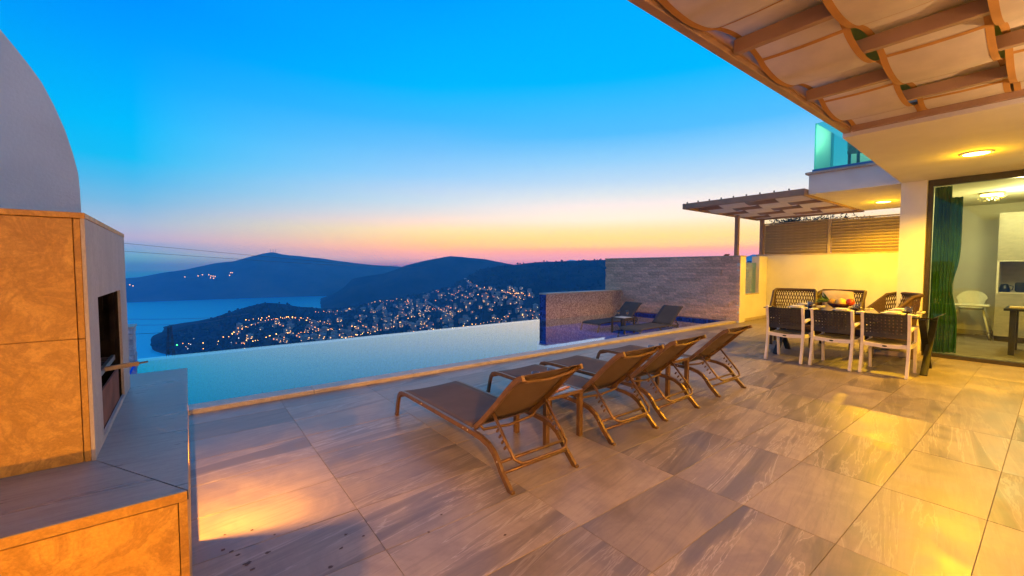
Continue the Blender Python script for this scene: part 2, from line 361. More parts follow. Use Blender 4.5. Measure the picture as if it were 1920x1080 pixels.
M['canopy'] = fabric('cream_awning_fabric', (.80, .69, .56), .22, 420, .9, .07)
M['tape'] = fabric('ochre_tape', (.55, .28, .07), .1, 300)
M['poly'] = fabric('green_polycarbonate', (.40, .44, .06), .35, 100, .4, .05)
M['tealglass'] = glass('teal_glass', (.42, .88, .82), .10, .0, 2.5)
M['doorglass'] = glass('door_glass', (.84, .88, .68), .03, .0, 4.0)
M['frame'] = plain('dark_bronze_frame', (.055, .045, .032), .4, .12, 12, .4)
M['louvre'] = plain('louvre_paint', (.46, .37, .25), .5, .06, 10)
M['whiteframe'] = plain('white_resin', (.78, .73, .68), .4, .04, 10)
M['blackweave'] = plain('black_woven_resin', (.022, .02, .024), .5, .2, 30)
M['seatweave'] = plain('olive_woven_seat', (.085, .075, .045), .55, .25, 45)
M['blackmetal'] = plain('black_metal', (.02, .02, .022), .35, .15, 20, .4)
M['smokeglass'] = glass('smoked_table_glass', (.20, .19, .15), .12, .02, 2.5)
M['wicker'] = plain('brown_wicker', (.07, .035, .018), .6, .35, 60, 0, .9, 130)
M['cushion'] = fabric('cream_cushion', (.72, .56, .30), 0)
M['china'] = plain('white_china', (.82, .80, .76), .18, .03, 8)
M['tumbler'] = glass('tumbler_glass', (.86, .86, .84), .06, .0, 3.0)
M['drink'] = plain('amber_drink', (.50, .30, .10), .15, .1, 8)
M['winedark'] = plain('dark_drink', (.05, .015, .012), .4, .1, 8, spec=.2)
M['napkin'] = fabric('pale_napkin', (.70, .68, .60), 0)
M['curtain'] = fabric('teal_curtain', (.03, .13, .11), .15, 200, .8, .25)
M['cabinet'] = stone_mat('grey_laminate', (.36, .33, .28), (.46, .42, .36), (.32, .29, .25), (1, 1, 3), 6, .4, .1)
M['interior'] = plain('interior_paint', (.72, .70, .62), .8, .03, 3)
M['intfloor'] = plain('interior_floor_tile', (.40, .36, .29), .3, .05, 1)
M['bulb'] = emis('warm_lamp_lens', (1, .72, .20), 22)
M['whitebulb'] = emis('white_lamp_lens', (1, .95, .80), 10)
M['sconcebulb'] = emis('sconce_lens', (1, .62, .2), 8)

# ================================================================== far setting
SEA = -150.0
def ray(u, v): return FW + RT*((u-960)/FPX) + UP*((540-v)/FPX)
def hdir(u):
    d = FH + RT*((u-960)/FPX*math.cos(PITCH)); return d.normalized()
def ptr(u, v, r):
    d = ray(u, v); h = math.hypot(d.x, d.y); return CAM + d*(r/h)
def interp(tab, u, k=1):
    if u <= tab[0][0]: return tab[0][k]
    for a, b in zip(tab, tab[1:]):
        if u <= b[0]:
            t = (u-a[0])/(b[0]-a[0]); return a[k]*(1-t) + b[k]*t
    return tab[-1][k]
from mathutils import noise as mn
def fbm(x, y, s, o=4):
    a = 0; amp = 1
    for i in range(o): a += amp*mn.noise(Vector((x*s, y*s, 3.7*i))); s *= 2; amp *= .5
    return a

sea = MB()
R0, R1 = 100.0, 26000.0
nu = 96
rs = [150, 400, 800, 1400, 2500, 5000, 12000, 26000]
vs = [(r*math.cos(2*math.pi*i/nu), r*math.sin(2*math.pi*i/nu), SEA) for r in rs for i in range(nu)]
fs = [(k*nu+i, k*nu+(i+1)%nu, (k+1)*nu+(i+1)%nu, (k+1)*nu+i) for k in range(len(rs)-1) for i in range(nu)]
tag(sea.add(vs, fs).build('sea', sea_mat(), None, True), 'calm blue bay below the hills at dusk', 'sea', kind='structure')

def land(name, tab, foot, mat, u0, u1, nU, nT, rough, shape=1.0, back=350, footz=None, label=None, seedo=0):
    """tab rows: (u, ridge v, ridge r). foot(u) -> (r, z). Returns height sampler."""
    rows = []
    grid = []
    for i in range(nU+1):
        u = u0 + (u1-u0)*i/nU; h = hdir(u); rv = interp(tab, u); rr_ = interp(tab, u, 2)
        top = ptr(u, rv, rr_); rf, zf = foot(u); line = []
        for k in range(nT+1):
            t = k/nT; r = rf + (rr_-rf)*t; p = h*r
            z = zf + (top.z-zf)*(t**shape)
            ru = rough*(max(.06, min(1, (u-330)/190)) if name == 'headland' else 1)
            w = math.sin(math.pi*min(1, t))**.8*ru*max(.15, (top.z-SEA)/150) if t < 1 else 0
            z += w*fbm(p.x+seedo, p.y, 1/260.) + (t > .9)*0
            z += fbm(p.x+seedo, p.y, 1/45., 3)*ru*.06
            line.append((p.x, p.y, max(z, SEA-3)))
        for k in range(1, 9):
            t = k/8; r = rr_ + back*t; p = h*r; z = top.z + (SEA-5-top.z)*t**1.3 + rough*.3*math.sin(math.pi*t)*fbm(p.x+seedo, p.y, 1/200.)
            line.append((p.x, p.y, z))
        grid.append(line)
    m = len(grid[0]); mb = MB()
    mb.add([p for ln in grid for p in ln], [(i*m+k, (i+1)*m+k, (i+1)*m+k+1, i*m+k+1) for i in range(nU) for k in range(m-1)])
    o = mb.build(name, mat, None, True); tag(o, label, 'hill', kind='structure')
    def find(u, v):
        # where the ray through (u, v) meets this land
        i = (u-u0)/(u1-u0)*nU; ia = max(0, min(nU-1, int(i))); f = i-ia
        d = ray(u, v); h = math.hypot(d.x, d.y); pr = None
        for k in range(m):
            a = Vector(grid[ia][k])*(1-f) + Vector(grid[ia+1][k])*f; r = math.hypot(a.x, a.y); zr = EYE + d.z/h*r
            if pr is not None and a.z >= zr and pr[0].z < pr[1]:
                t = (pr[1]-pr[0].z)/((pr[1]-pr[0].z)+(a.z-zr)+1e-9); return pr[0].lerp(a, t)
            pr = (a, zr)
        return None
    return o, find, grid

H_FAR = hill_mat('far_scrub', (.018, .032, .022), (.07, .075, .05), .0045)
H_MID = hill_mat('mid_scrub', (.014, .026, .018), (.055, .06, .042), .007)
H_NEAR = hill_mat('near_scrub', (.016, .028, .018), (.05, .052, .036), .014)
far_tab = [(-150, 556, 2900), (150, 530, 3000), (235, 522, 3000), (260, 520, 3000), (300, 512, 3000), (350, 505, 3000), (400, 494, 3000), (440, 489.5, 3000), (470, 481, 3000), (495, 475, 3000), (512, 472.5, 3000), (530, 477, 3000), (560, 480, 3000), (600, 484, 3050), (640, 490, 3100), (700, 497, 3200), (740, 499, 3200), (800, 506, 3200), (900, 540, 3200)]
_, find_far, _ = land('far_hill', far_tab, lambda u: (2470, SEA-2), H_FAR, -150, 900, 150, 16, 22, .75, 900, label='long blue hill across the bay with two masts on its peak')
mid_tab = [(530, 600, 2000), (560, 590, 2000), (580, 578, 2000), (620, 556, 2000), (645, 538, 2000), (660, 523, 2000), (690, 517, 2000), (720, 513, 2000), (745, 504, 2000), (760, 498, 2000), (800, 488, 2000), (845, 480, 2000), (870, 482, 2000), (910, 486, 2000), (950, 494, 2000), (985, 500, 2000), (1060, 508, 2000), (1150, 530, 2000)]
land('middle_hill', mid_tab, lambda u: (1650, SEA-2), H_MID, 530, 1150, 110, 16, 20, .8, 600, label='dark blue round hill behind the town', seedo=900)
near_tab = [(262, 662, 1050), (270, 655, 1060), (284, 646, 1070), (309, 633, 1085), (353, 616, 1120), (420, 589, 1180), (470, 573, 1230), (495, 567, 1250), (530, 570, 1280), (560, 576, 1300), (600, 581, 1330), (640, 578, 1360), (700, 567, 1400), (760, 556, 1450), (820, 543, 1500), (855, 530, 1480), (880, 516, 1450), (905, 504, 1400), (930, 500, 1380), (960, 497, 1360), (985, 494, 1340), (1010, 491.5, 1330), (1050, 490, 1320), (1132, 487, 1300), (1250, 489, 1300), (1400, 492, 1300), (1550, 500, 1300)]
foot_tab = [(262, 1030, SEA-1), (300, 950, SEA-1), (340, 890, SEA-1), (400, 800, SEA-1), (480, 640, SEA-1), (600, 575, -142), (1550, 560, -140)]
headland, find, hgrid = land('headland', near_tab, lambda u: (interp(foot_tab, u), interp(foot_tab, u, 2)), H_NEAR, 262, 1550, 230, 60, 17, .92, 420, label='dark headland slope carrying the lit town', seedo=300)
# distant pale ridges on the skyline
far2 = [(1030, 503, 7000), (1056, 491, 7000), (1070, 486.5, 7000), (1084, 489, 7000), (1098, 486.5, 7000), (1112, 492, 7000), (1150, 496, 7000), (1320, 500, 7000), (1390, 484, 7000), (1412, 477, 7000), (1440, 480, 7000), (1520, 494, 7000)]
land('distant_ridge', far2, lambda u: (6200, SEA-2), H_FAR, 1030, 1520, 90, 6, 10, .8, 900, label='pale distant ridge on the skyline at right')
# slope falling away below the terrace
hs = MB(); rings = [9.5, 14, 22, 35, 60, 100, 160, 240, 330, 430, 540, 660]; na = 60
g = []
for i in range(na+1):
    a = rad(-40 + 220*i/na)
    for r in rings:
        x, y = r*math.cos(a), r*math.sin(a)
        if r < 18: x = max(-30, x); 
        g.append((x*1.0, y, -3.2 - .235*(r-9.5) + fbm(x, y, 1/40., 3)*min(3, r*.02)))
m_ = len(rings)
hs.add(g, [(i*m_+k, (i+1)*m_+k, (i+1)*m_+k+1, i*m_+k+1) for i in range(na) for k in range(m_-1)])
tag(hs.build('hillside', H_NEAR, None, True), 'scrubby hillside falling away below the pool', 'hillside', kind='structure')

# ------------------------------------------------------------------ town on the slope
HW = plain('hill_house_wall', (.31, .30, .29), .9, .08, .3)
HR = plain('hill_house_roof', (.30, .16, .10), .9, .15, .3)
HF = plain('hill_house_flat_roof', (.42, .42, .42), .9, .1, .3)
WIN = [emis('lit_window_amber', (1, .34, .04), 10, False), emis('lit_window_yellow', (1, .55, .12), 6, False), emis('lit_window_pale', (1, .72, .34), 4, False)]
WD = plain('dark_window', (.03, .04, .06), .3, .1, 1)
def house_mesh(k):
    rr = random.Random(k*31+5); mb = MB()
    w, d, h = rr.uniform(8, 13), rr.uniform(7, 9), rr.choice([5.8, 6.2, 8.8, 9.2])
    mb.box((-w/2, -d/2, -4), (w/2, d/2, h), 0)
    if k % 3 == 0:
        mb.add([(-w/2-.5, -d/2-.5, h), (w/2+.5, -d/2-.5, h), (w/2+.5, d/2+.5, h), (-w/2-.5, d/2+.5, h), (-w/2+2, 0, h+2.2), (w/2-2, 0, h+2.2)], [(0,1,5,4), (1,2,5), (2,3,4,5), (3,0,4)], 1)
    else:
        mb.box((-w/2-.2, -d/2-.2, h), (w/2+.2, d/2+.2, h+.5), 2); mb.box((-w/4, -d/4, h+.5), (w/6, d/4, h+2.6), 0)
    st = int(h//2.9)
    for f in range(st):
        nw = rr.choice([2, 3, 4])
        for j in range(nw):
            cx = -w/2 + w*(j+.5)/nw; z = f*2.9+.7; mi = 3 if rr.random() < (.36 if k % 2 else .12) else 4
            mb.box((cx-.5, -d/2-.06, z), (cx+.5, -d/2-.005, z+1.2), mi)
    for f in range(st):
        mi = 3 if rr.random() < .2 else 4
        mb.box((w/2+.005, -1, f*2.9+.7), (w/2+.06, 1, f*2.9+2.2), mi)
    # terrace lamp strip
    if k % 3 == 1: mb.box((-w/2, -d/2-2.4, -.4), (w/2, -d/2-.1, 0), 0); mb.box((-w/2+.4, -d/2-.3, 2.4), (-w/2+1.2, -d/2-.05, 2.8), 3)
    return mb.mesh('hill_house', [HW, HR, HF, WIN[k % 3], WD])
protos = [house_mesh(k) for k in range(9)]
HL = ['tiny red roofed house with lit windows on the town slope', 'tiny pale flat roofed house with a lit terrace on the town slope', 'tiny pale flat roofed house with rooftop room on the town slope']
zones = [  # (polygon-ish sampler, count)
    (lambda r: (lambda u: (u, r.uniform(max(interp([(660, 577), (760, 560), (870, 530), (1010, 560)], u), 0)+3, interp([(620, 645), (1010, 606)], u))))(r.uniform(655, 1008)), 215),
    (lambda r: (r.uniform(565, 690), r.uniform(618, 646)), 34),
    (lambda r: (lambda t: (430+210*t+r.uniform(-8, 8), 628-14*t+r.uniform(-15, 22)))(r.random()), 34),
    (lambda r: (r.uniform(915, 1003), r.uniform(541, 566)), 12),
    (lambda r: (r.uniform(590, 655), r.uniform(578, 590)), 5)]
RZ = random.Random(11); placed = []; nh = 0
for smp, cnt in zones:
    k = tries = 0
    while k < cnt and tries < cnt*30:
        tries += 1; u, v = smp(RZ); p = find(u, v)
        if p is None or p.z < SEA+4 or fbm(p.x+50, p.y, 1/85., 2) < RZ.uniform(-.45, -.05) or any((p.x-q.x)**2+(p.y-q.y)**2 < 110 for q in placed): continue
        placed.append(p.copy()); k += 1; pi = RZ.randrange(9)
        o = link('hill_house', protos[pi], None, p); face = math.atan2(-p.y, -p.x) + math.pi/2 + RZ.uniform(-.7, .7); o.rotation_euler = (0, 0, face)
        s = RZ.uniform(.6, 1.0); o.scale = (s, s, s); tag(o, HL[0 if pi % 3 == 0 else (1 if pi % 3 == 1 else 2)], 'house', 'houses of the town on the slope'); nh += 1
# street lamps along the lanes
POLE = plain('lamp_pole_paint', (.12, .12, .12), .6, .1, 1)
SL = [emis('street_lamp_amber', (1, .34, .03), 12, False), emis('street_lamp_yellow', (1, .50, .08), 13, False), emis('street_lamp_white', (.8, .93, 1), 6, False), emis('street_lamp_green', (.05, 1, .2), 6, False)]
def lampmesh(k, r=.5):
    mb = MB(); mb.tube([(0, 0, -2), (0, 0, 7)], .16, 5); mb.tube([(0, 0, 6.9), (0, 1.6, 7.3)], .1, 5)
    mb.lathe([(0, -r), (r*.7, -r*.7), (r, 0), (r*.7, r*.7), (0, r)], (0, 1.6, 6.8), 8, 1); return mb.mesh('street_lamp', [POLE, SL[k]])
lm = [lampmesh(0), lampmesh(1), lampmesh(2, .4), lampmesh(3, 1.3)]
roads = [[(425, 640), (450, 622), (500, 604), (560, 600), (620, 612)], [(455, 650), (520, 634), (575, 627), (640, 622)], [(690, 572), (745, 566), (780, 574), (820, 582), (850, 597)], [(640, 640), (700, 628), (760, 608), (790, 590), (850, 575)], [(872, 526), (900, 545), (960, 555), (1005, 562)], [(700, 652), (780, 632), (860, 620), (960, 598)], [(590, 590), (625, 588), (660, 584)], [(455, 607), (480, 603), (510, 602), (552, 601), (590, 612)]]
LL = ['amber street lamp glowing on the town slope', 'yellow street lamp glowing on the town slope', 'cold white street lamp glowing on the town slope', 'single green light near the water by the pylon']
def road(px, label, w=7):
    pts = []
    for a, b in zip(px, px[1:]):
        for i in range(6):
            p = find(a[0]+(b[0]-a[0])*i/6, a[1]+(b[1]-a[1])*i/6)
            if p is not None: pts.append(p+Vector((0, 0, 1.2)))
    if len(pts) < 2: return
    vs = []
    for i, p in enumerate(pts):
        d = pts[min(i+1, len(pts)-1)]-pts[max(i-1, 0)]; d.z = 0; s = Vector((-d.y, d.x, 0)).normalized()*w/2; vs += [p-s, p+s, p+s-Vector((0, 0, 3)), p-s-Vector((0, 0, 3))]
    fs = [(i*4+k, i*4+(k+1) % 4, i*4+4+(k+1) % 4, i*4+4+k) for i in range(len(pts)-1) for k in range(4)]
    tag(MB().add(vs, fs).build('road', RD), label, 'road', kind='structure')
RD = plain('pale_lane', (.30, .28, .25), .9, .1, .05)
road([(800, 566), (815, 574), (830, 584), (850, 598)], 'pale lane curving down through the town')
road([(872, 522), (885, 535), (915, 545), (960, 550)], 'pale road below the wooded hill')
road([(420, 632), (450, 615), (478, 606), (500, 603)], 'pale lane climbing the headland at left')
def put_lamp(u, v, k):
    p = find(u, v)
    if p is None or p.z < SEA+2: return
    o = link('street_lamp', lm[k], None, p); o.scale = [RZ.choice([.55, .7, .85, 1.0, 1.3])]*3; o.rotation_euler = (0, 0, RZ.uniform(0, 6.28)); tag(o, LL[k], 'street lamp', 'street lamps of the town' if k < 3 else None)
for rd in roads:
    for a, b in zip(rd, rd[1:]):
        nn = max(2, int(math.hypot(b[0]-a[0], b[1]-a[1])/6.5))
        for i in range(nn):
            t = (i+RZ.uniform(-.2, .2))/nn; put_lamp(a[0]+(b[0]-a[0])*t, a[1]+(b[1]-a[1])*t + RZ.uniform(-1, 1), RZ.choice([0, 1, 1]))
for i in range(26):
    u = RZ.uniform(640, 1005); v = RZ.uniform(interp([(640, 590), (760, 566), (880, 545), (1005, 565)], u), interp([(640, 642), (1005, 604)], u)); put_lamp(u, v, RZ.choice([0, 0, 1, 2, 1]))
for i in range(16): put_lamp(RZ.uniform(335, 470), RZ.uniform(640, 662), RZ.choice([0, 1, 2]))
put_lamp(328, 653, 3)

# lights of the villages across the bay
FL = emis('far_village_light', (1, .60, .28), 3, False)
ff = MB().lathe([(0, -2.2), (1.6, -1.5), (2.2, 0), (1.6, 1.5), (0, 2.2)], (0, 0, 5), 8, 0); ff.tube([(0, 0, -3), (0, 0, 3.5)], .4, 5, 1); ffm = ff.mesh('village_lamp', [FL, POLE])
def farpt(u, v):
    return find_far(u, v) or ptr(u, v, 2600)
for (u, v) in [(242, 536), (248, 538), (346, 521), (379, 517), (391, 517), (395, 519), (399, 519.5), (403, 520), (394, 523), (400, 523.5), (430, 518), (432, 513), (435, 513), (371, 519)]:
    tag(link('village_lamp', ffm, None, farpt(u, v)), 'small warm village light on the far hill across the bay', 'lamp', 'village lights on the far hill')
# masts on the far peak
mt = MB(); mt.tube([(0, 0, -12), (0, 0, 24)], [1.3, .7], 6)
for z in (6, 14, 20): mt.beam((-2.2, 0, z), (2.2, 0, z), .7, .7)
mtm = mt.mesh('radio_mast', POLE)
for i, u in enumerate((507, 512, 517)):
    b = ptr(u, 474, 2990); tag(link('radio_mast', mtm, None, b), ['left', 'middle', 'right'][i] + ' thin radio mast of three on the far peak', 'mast', 'radio masts on the peak')
# lattice pylon and wires
def pylon_mesh(Ht):
    mb = MB(); W0, W1 = 3.2, .9
    def w(z): return W0+(W1-W0)*z/Ht
    for sx in (-1, 1):
        for sy in (-1, 1): mb.beam((sx*W0, sy*W0, 0), (sx*W1, sy*W1, Ht), .45, .45)
    n = 9
    for k in range(n):
        z0, z1 = Ht*k/n, Ht*(k+1)/n
        for s in (-1, 1):
            mb.beam((-w(z0), s*w(z0), z0), (w(z1), s*w(z1), z1), .26, .26); mb.beam((w(z0), s*w(z0), z0), (-w(z1), s*w(z1), z1), .26, .26)
            mb.beam((s*w(z0), -w(z0), z0), (s*w(z1), w(z1), z1), .26, .26)
    return mb
pm = pylon_mesh(50)
ARMS = [(49, 4.0), (43, 5.0), (35, 6.0)]
pt = ptr(318, 612, 420); pb = Vector((pt.x, pt.y, pt.z-50)); along = Vector((-pt.y, pt.x, 0)).normalized()
pyl = thing('pylon', 'dark lattice power pylon at the water edge', 'pylon', pb, math.atan2(along.y, along.x)+1.2)
PY = plain('galvanised_steel', (.05, .055, .06), .6, .1, 1)
pm.build('tower', PY, pyl)
am = MB()
for z, L in ARMS: am.beam((-L, 0, z), (L, 0, z), .5, .5); am.beam((-L, 0, z), (0, 0, z+2), .25, .25); am.beam((L, 0, z), (0, 0, z+2), .25, .25)
am.build('cross_arm', PY, pyl)
WIRE = plain('power_cable', (.03, .03, .04), .6, .05, 1)
def wire(a, b, sag, r, label):
    a = Vector(a); b = Vector(b); pts = []
    for i in range(33):
        t = i/32; p = a.lerp(b, t); p.z -= sag*4*t*(1-t); pts.append(p)
    rr_ = [r*max(.4, math.hypot(p.x, p.y)/300) for p in pts]
    tag(MB().tube(pts, rr_, 5).build('power_line', WIRE), label, 'cable', 'power lines over the bay')
wire(ptr(150, 448, 280), ptr(800, 501, 1900), 6, .09, 'upper power line crossing the sky above the far hill')
wire(ptr(150, 465, 280), ptr(745, 497.5, 1900), 6, .09, 'lower power line crossing the sky above the far hill')
wire(ptr(150, 597, 380), ptr(470, 587, 1150), 5, .09, 'highest of three power lines over the bay water')
wire(ptr(150, 608, 400), ptr(420, 598, 1130), 5, .09, 'middle of three power lines over the bay water')
wire(ptr(150, 625, 410), ptr(352, 618, 460), 2, .11, 'lowest power line running to the pylon arms')

# scrub trees on the slopes
scr = MB(); RS = random.Random(5)
for i in range(4200):
    a = RS.randrange(len(hgrid)-1); k = RS.randrange(8, 61); p = Vector(hgrid[a][k]); p += Vector((RS.uniform(-9, 9), RS.uniform(-9, 9), 0))
    if p.z < SEA+3: continue
    if any((p.x-q.x)**2+(p.y-q.y)**2 < 60 for q in placed[::1]) if i % 2 else False: continue
    s = RS.uniform(1.6, 3.6); t = s*RS.uniform(.9, 1.7); b = len(scr.v)
    vs = [p+Vector((0, 0, t+s*.4))]; n5 = 6
    for ring, (rr_, zz) in enumerate(((.8, .95), (1, .35))):
        for j in range(n5):
            an = 2*math.pi*j/n5+ring*.5; q = RS.uniform(.75, 1.2); vs.append(p+Vector((math.cos(an)*s*rr_*q, math.sin(an)*s*rr_*q, t*zz)))
    vs.append(p+Vector((0, 0, -1)))
    fs = [(0, 1+j, 1+(j+1) % n5) for j in range(n5)] + [(1+j, 1+n5+j, 1+n5+(j+1) % n5, 1+(j+1) % n5) for j in range(n5)] + [(1+n5+j, 2*n5+1, 1+n5+(j+1) % n5) for j in range(n5)]
    scr.add(vs, fs)
tag(scr.build('scrub', plain('dark_scrub', (.022, .034, .018), 1, .4, .2, spec=0)), 'dark scrub and pines covering the headland', 'scrub', kind='stuff')

# ================================================================== terrace and pool
XG, YG, DX, DY = .755, 2.02, .925, .455
ter = MB().box((-4.5, -2.6, -.5), (13.2, 5.09, -.0045))
terrace = tag(ter.build('terrace', M['slab']), 'stone tiled terrace beside the pool', 'terrace', kind='structure')
tm_full = MB().box((-DX/2+.0013, -DY/2+.0013, -.004), (DX/2-.0013, DY/2-.0013, 0), 0, .001).mesh('tile', M['tile'])
tm_last = MB().box((-DX/2+.0013, -.163, -.004), (DX/2-.0013, .163, 0), 0, .001).mesh('tile', M['tile'])
tm_edge = MB().box((-.29, -DY/2+.002, -.013), (.29, DY/2-.002, 0), 0, .0015).mesh('tile', M['tile'])
RT_ = random.Random(3)
for kx in range(-2, 14):
    for jy in range(-10, 7):
        cx = XG+DX*(kx+.5); cyy = YG+DY*(jy+.5)
        if cx > 9.45 and cyy < 1.65 and cx-DX/2 > 9.3: continue
        if kx < -1 and cyy > -.6: continue
        me = tm_full
        if jy == 6: me = tm_last; cyy = 4.75+.165
        t = link('tile', me, terrace, (cx, cyy, RT_.uniform(-.0006, .0006)))
        t.rotation_euler = (rad(max(-.15, min(.15, RT_.gauss(0, .08)))), rad(max(-.1, min(.1, RT_.gauss(0, .05)))), 0 if RT_.random() < .5 else math.pi)
# stray marks on the tiles
STAIN = plain('brown_stain', (.07, .035, .02), .6, .3, 30)
def stain(x, y, s):
    mb = MB(); rs_ = random.Random(int(x*991+y*77)); n = 11
    pts = [(x+math.cos(2*math.pi*i/n)*s*rs_.uniform(.45, 1.1), y+math.sin(2*math.pi*i/n)*s*.7*rs_.uniform(.45, 1.1)) for i in range(n)]
    mb.prism(pts, .0016, .0024); o = mb.build('stain', STAIN, terrace)
for x, y, s in [(.105, 2.52, .016), (.135, 2.48, .013), (.16, 2.43, .012), (.19, 2.33, .022), (.205, 2.27, .014), (.28, 2.36, .014), (.24, 2.62, .010), (.33, 2.5, .008), (.63, 2.27, .012), (.70, 2.2, .010), (.58, 2.17, .013), (.99, 2.02, .010), (1.12, 2.12, .009), (1.3, 1.75, .010), (.5, 2.06, .016), (.12, 2.66, .008)]: stain(x, y, s)
# coping along the pool
cop = tag(MB().box((-1.3, 5.095, -.4), (11.24, 5.27, -.006)).build('pool_edge', M['slab']), 'travertine coping between terrace and pool', 'coping', kind='structure')
x = -1.3; RC = random.Random(8)
while x < 11.22:
    L = min(1.2, 11.245-x); zt = .045+RC.uniform(-.0006, .0006)
    MB().box((x+.0015, 5.085, -.005), (x+L-.0015, 5.295, zt), 0, .006).build('coping_stone', M['coping'], cop); x += L
# basin
bs = MB(); PX0, PX1, PY0, PY1 = -.66, 11.25, 5.275, 8.74
D = -1.35
bs.add([(PX0, PY0, D), (7.4, PY0, D), (7.4, PY1, D), (PX0, PY1, D)], [(0, 1, 2, 3)])
for (x0, x1, z) in ((7.4, 7.6, -.95), (7.6, 7.8, -.6), (7.8, PX1, -.23)): bs.add([(x0, PY0, z), (x1, PY0, z), (x1, PY1, z), (x0, PY1, z)], [(0, 1, 2, 3)])
for x, z0, z1 in ((7.4, D, -.95), (7.6, -.95, -.6), (7.8, -.6, -.23)): bs.add([(x, PY0, z0), (x, PY1, z0), (x, PY1, z1), (x, PY0, z1)], [(0, 1, 2, 3)])
bs.add([(PX0, PY0, D), (PX1, PY0, D), (PX1, PY0, -.003), (PX0, PY0, -.003)], [(0, 1, 2, 3)])
bs.add([(PX0, PY1, D), (PX1, PY1, D), (PX1, PY1, -.048), (PX0, PY1, -.048)], [(0, 1, 2, 3)])
bs.add([(PX0, PY0, D), (PX0, PY1, D), (PX0, PY1, .0), (PX0, PY0, .0)], [(0, 1, 2, 3)])
basin = tag(bs.build('pool_basin', M['poolmosaic']), 'blue mosaic pool basin with shallow sun shelf', 'pool', kind='structure')
weir = MB().box((PX0-.5, PY1, -3.6), (7.9, PY1+.2, -.05)).build('pool_weir', M['bluemosaic']); tag(weir, 'blue mosaic infinity edge of the pool', 'pool edge', kind='structure')
wat = MB(); nx, ny = 60, 18
wv = [(PX0+(PX1-PX0)*i/nx, PY0+(PY1+.19-PY0)*j/ny, -.03) for i in range(nx+1) for j in range(ny+1)]
wat.add(wv, [(i*(ny+1)+j, (i+1)*(ny+1)+j, (i+1)*(ny+1)+j+1, i*(ny+1)+j+1) for i in range(nx) for j in range(ny)])
wo = wat.build('pool_water', water_mat())
if wo.data.polygons[0].normal.z < 0: wo.data.flip_normals()
tag(wo, 'still pool water mirroring the evening sky', 'water', kind='structure')

# split-face wall behind the sun shelf
def clad_wall(name, label, x_face, y0, y1, z0, z1, th, rows, nmin, nmax, mat, capmat, parent_cat='wall'):
    w = thing(name, label, parent_cat, (x_face, y0, z0))
    MB().box((.035, 0, 0), (th, y1-y0, z1-z0)).build('core', M['mortar'], w)
    MB().box((-.02, -.01, z1-z0), (th+.02, y1-y0+.02, z1-z0+.035), 0, .004).build('cap', capmat, w)
    rr_ = random.Random(4); hrow = (z1-z0)/rows
    var = []
    for k in range(10):
        L = nmin+(nmax-nmin)*k/9; mb = MB(); seg = 3; vs = []
        hh = hrow*.95
        for i in range(seg+1):
            for j in range(3):
                vs.append((-rr_.uniform(.0, .016)-(.006 if 0 < i < seg and j == 1 else 0), L*i/seg, hh*j/2))
        fs = [(i*3+j, i*3+j+1, (i+1)*3+j+1, (i+1)*3+j) for i in range(seg) for j in range(2)]
        nb = len(vs); vs += [(.04, 0, 0), (.04, 0, hh), (.04, L, 0), (.04, L, hh)]
        e = seg*3
        fs += [(nb, 0, 1, 2, nb+1), (nb+2, nb+3, e+2, e+1, e), tuple([nb]+[i*3 for i in range(seg+1)]+[nb+2]), tuple([nb+1]+[i*3+2 for i in range(seg+1)]+[nb+3])]
        mb.add(vs, fs); var.append((L, mb.mesh('stone', mat)))
    for r in range(rows):
        y = -rr_.uniform(0, .5)*nmin
        first = True
        while y < (y1-y0)-.02:
            L, me = rr_.choice(var); yy = max(0, y); Lv = min(L, (y1-y0)-y)-(yy-y)-.006
            if Lv > .04:
                o = link('stone', me, w, (rr_.uniform(-.010, .012), yy, r*hrow+.004)); o.scale = (1, Lv/L, 1)
            y += L
    return w
clad_wall('stone_wall', 'tall split-face stone wall behind the sun shelf loungers', 11.25, 5.02, 9.42, -.12, 1.70, .3, 22, .22, .46, M['brick'], M['coping'])
lw = thing('stone_wall', 'low pale stone wall end beside the barbecue at the pool', 'wall', (-1.15, 8.5, -1.2))
MB().box((0, .03, 0), (.46, .4, 1.70)).build('core', M['mortar'], lw)
MB().box((-.02, -.01, 1.70), (.50, .42, 1.735), 0, .004).build('cap', M['coping'], lw)
rr_ = random.Random(9)
for r in range(21):
    y = 0.
    for k in range(2):
        MB().box((k*.24+.002, -rr_.uniform(0, .014), r*.081+.003), (k*.24+.236, .05, r*.081+.077)).build('stone', M['whitebrick'], lw)
    MB().box((.44, .01, r*.081+.003), (.482+rr_.uniform(0, .012), .39, r*.081+.077)).build('stone', M['whitebrick'], lw)
# mosaic wall on the infinity edge
mw = thing('mosaic_wall', 'low beige mosaic wall with a blue end on the pool edge', 'wall', (7.9, 8.72, -.28))
MB().box((.012, 0, 0), (3.34, .012, .945)).build('beige_panel', M['beigemosaic'], mw, loc=None)
MB().box((0, 0, 0), (.0115, .26, .945)).build('blue_end', M['bluemosaic'], mw)
MB().box((.012, .0125, 0), (3.34, .26, .944)).build('core', M['plaster'], mw)
MB().box((-.012, -.012, .9455), (3.345, .272, .985), 0, .004).build('cap', M['coping'], mw)
MB().box((3.30, -.012, .3), (3.345, -.0005, .945)).build('edge_trim', M['coping'], mw)
# tiled ledge at the foot of the stone wall
MBL = MB().box((11.0, 5.30, -.23), (11.235, 8.71, .035)).build('pool_ledge', M['bluemosaic']); tag(MBL, 'blue mosaic ledge along the foot of the stone wall', 'ledge', kind='structure')

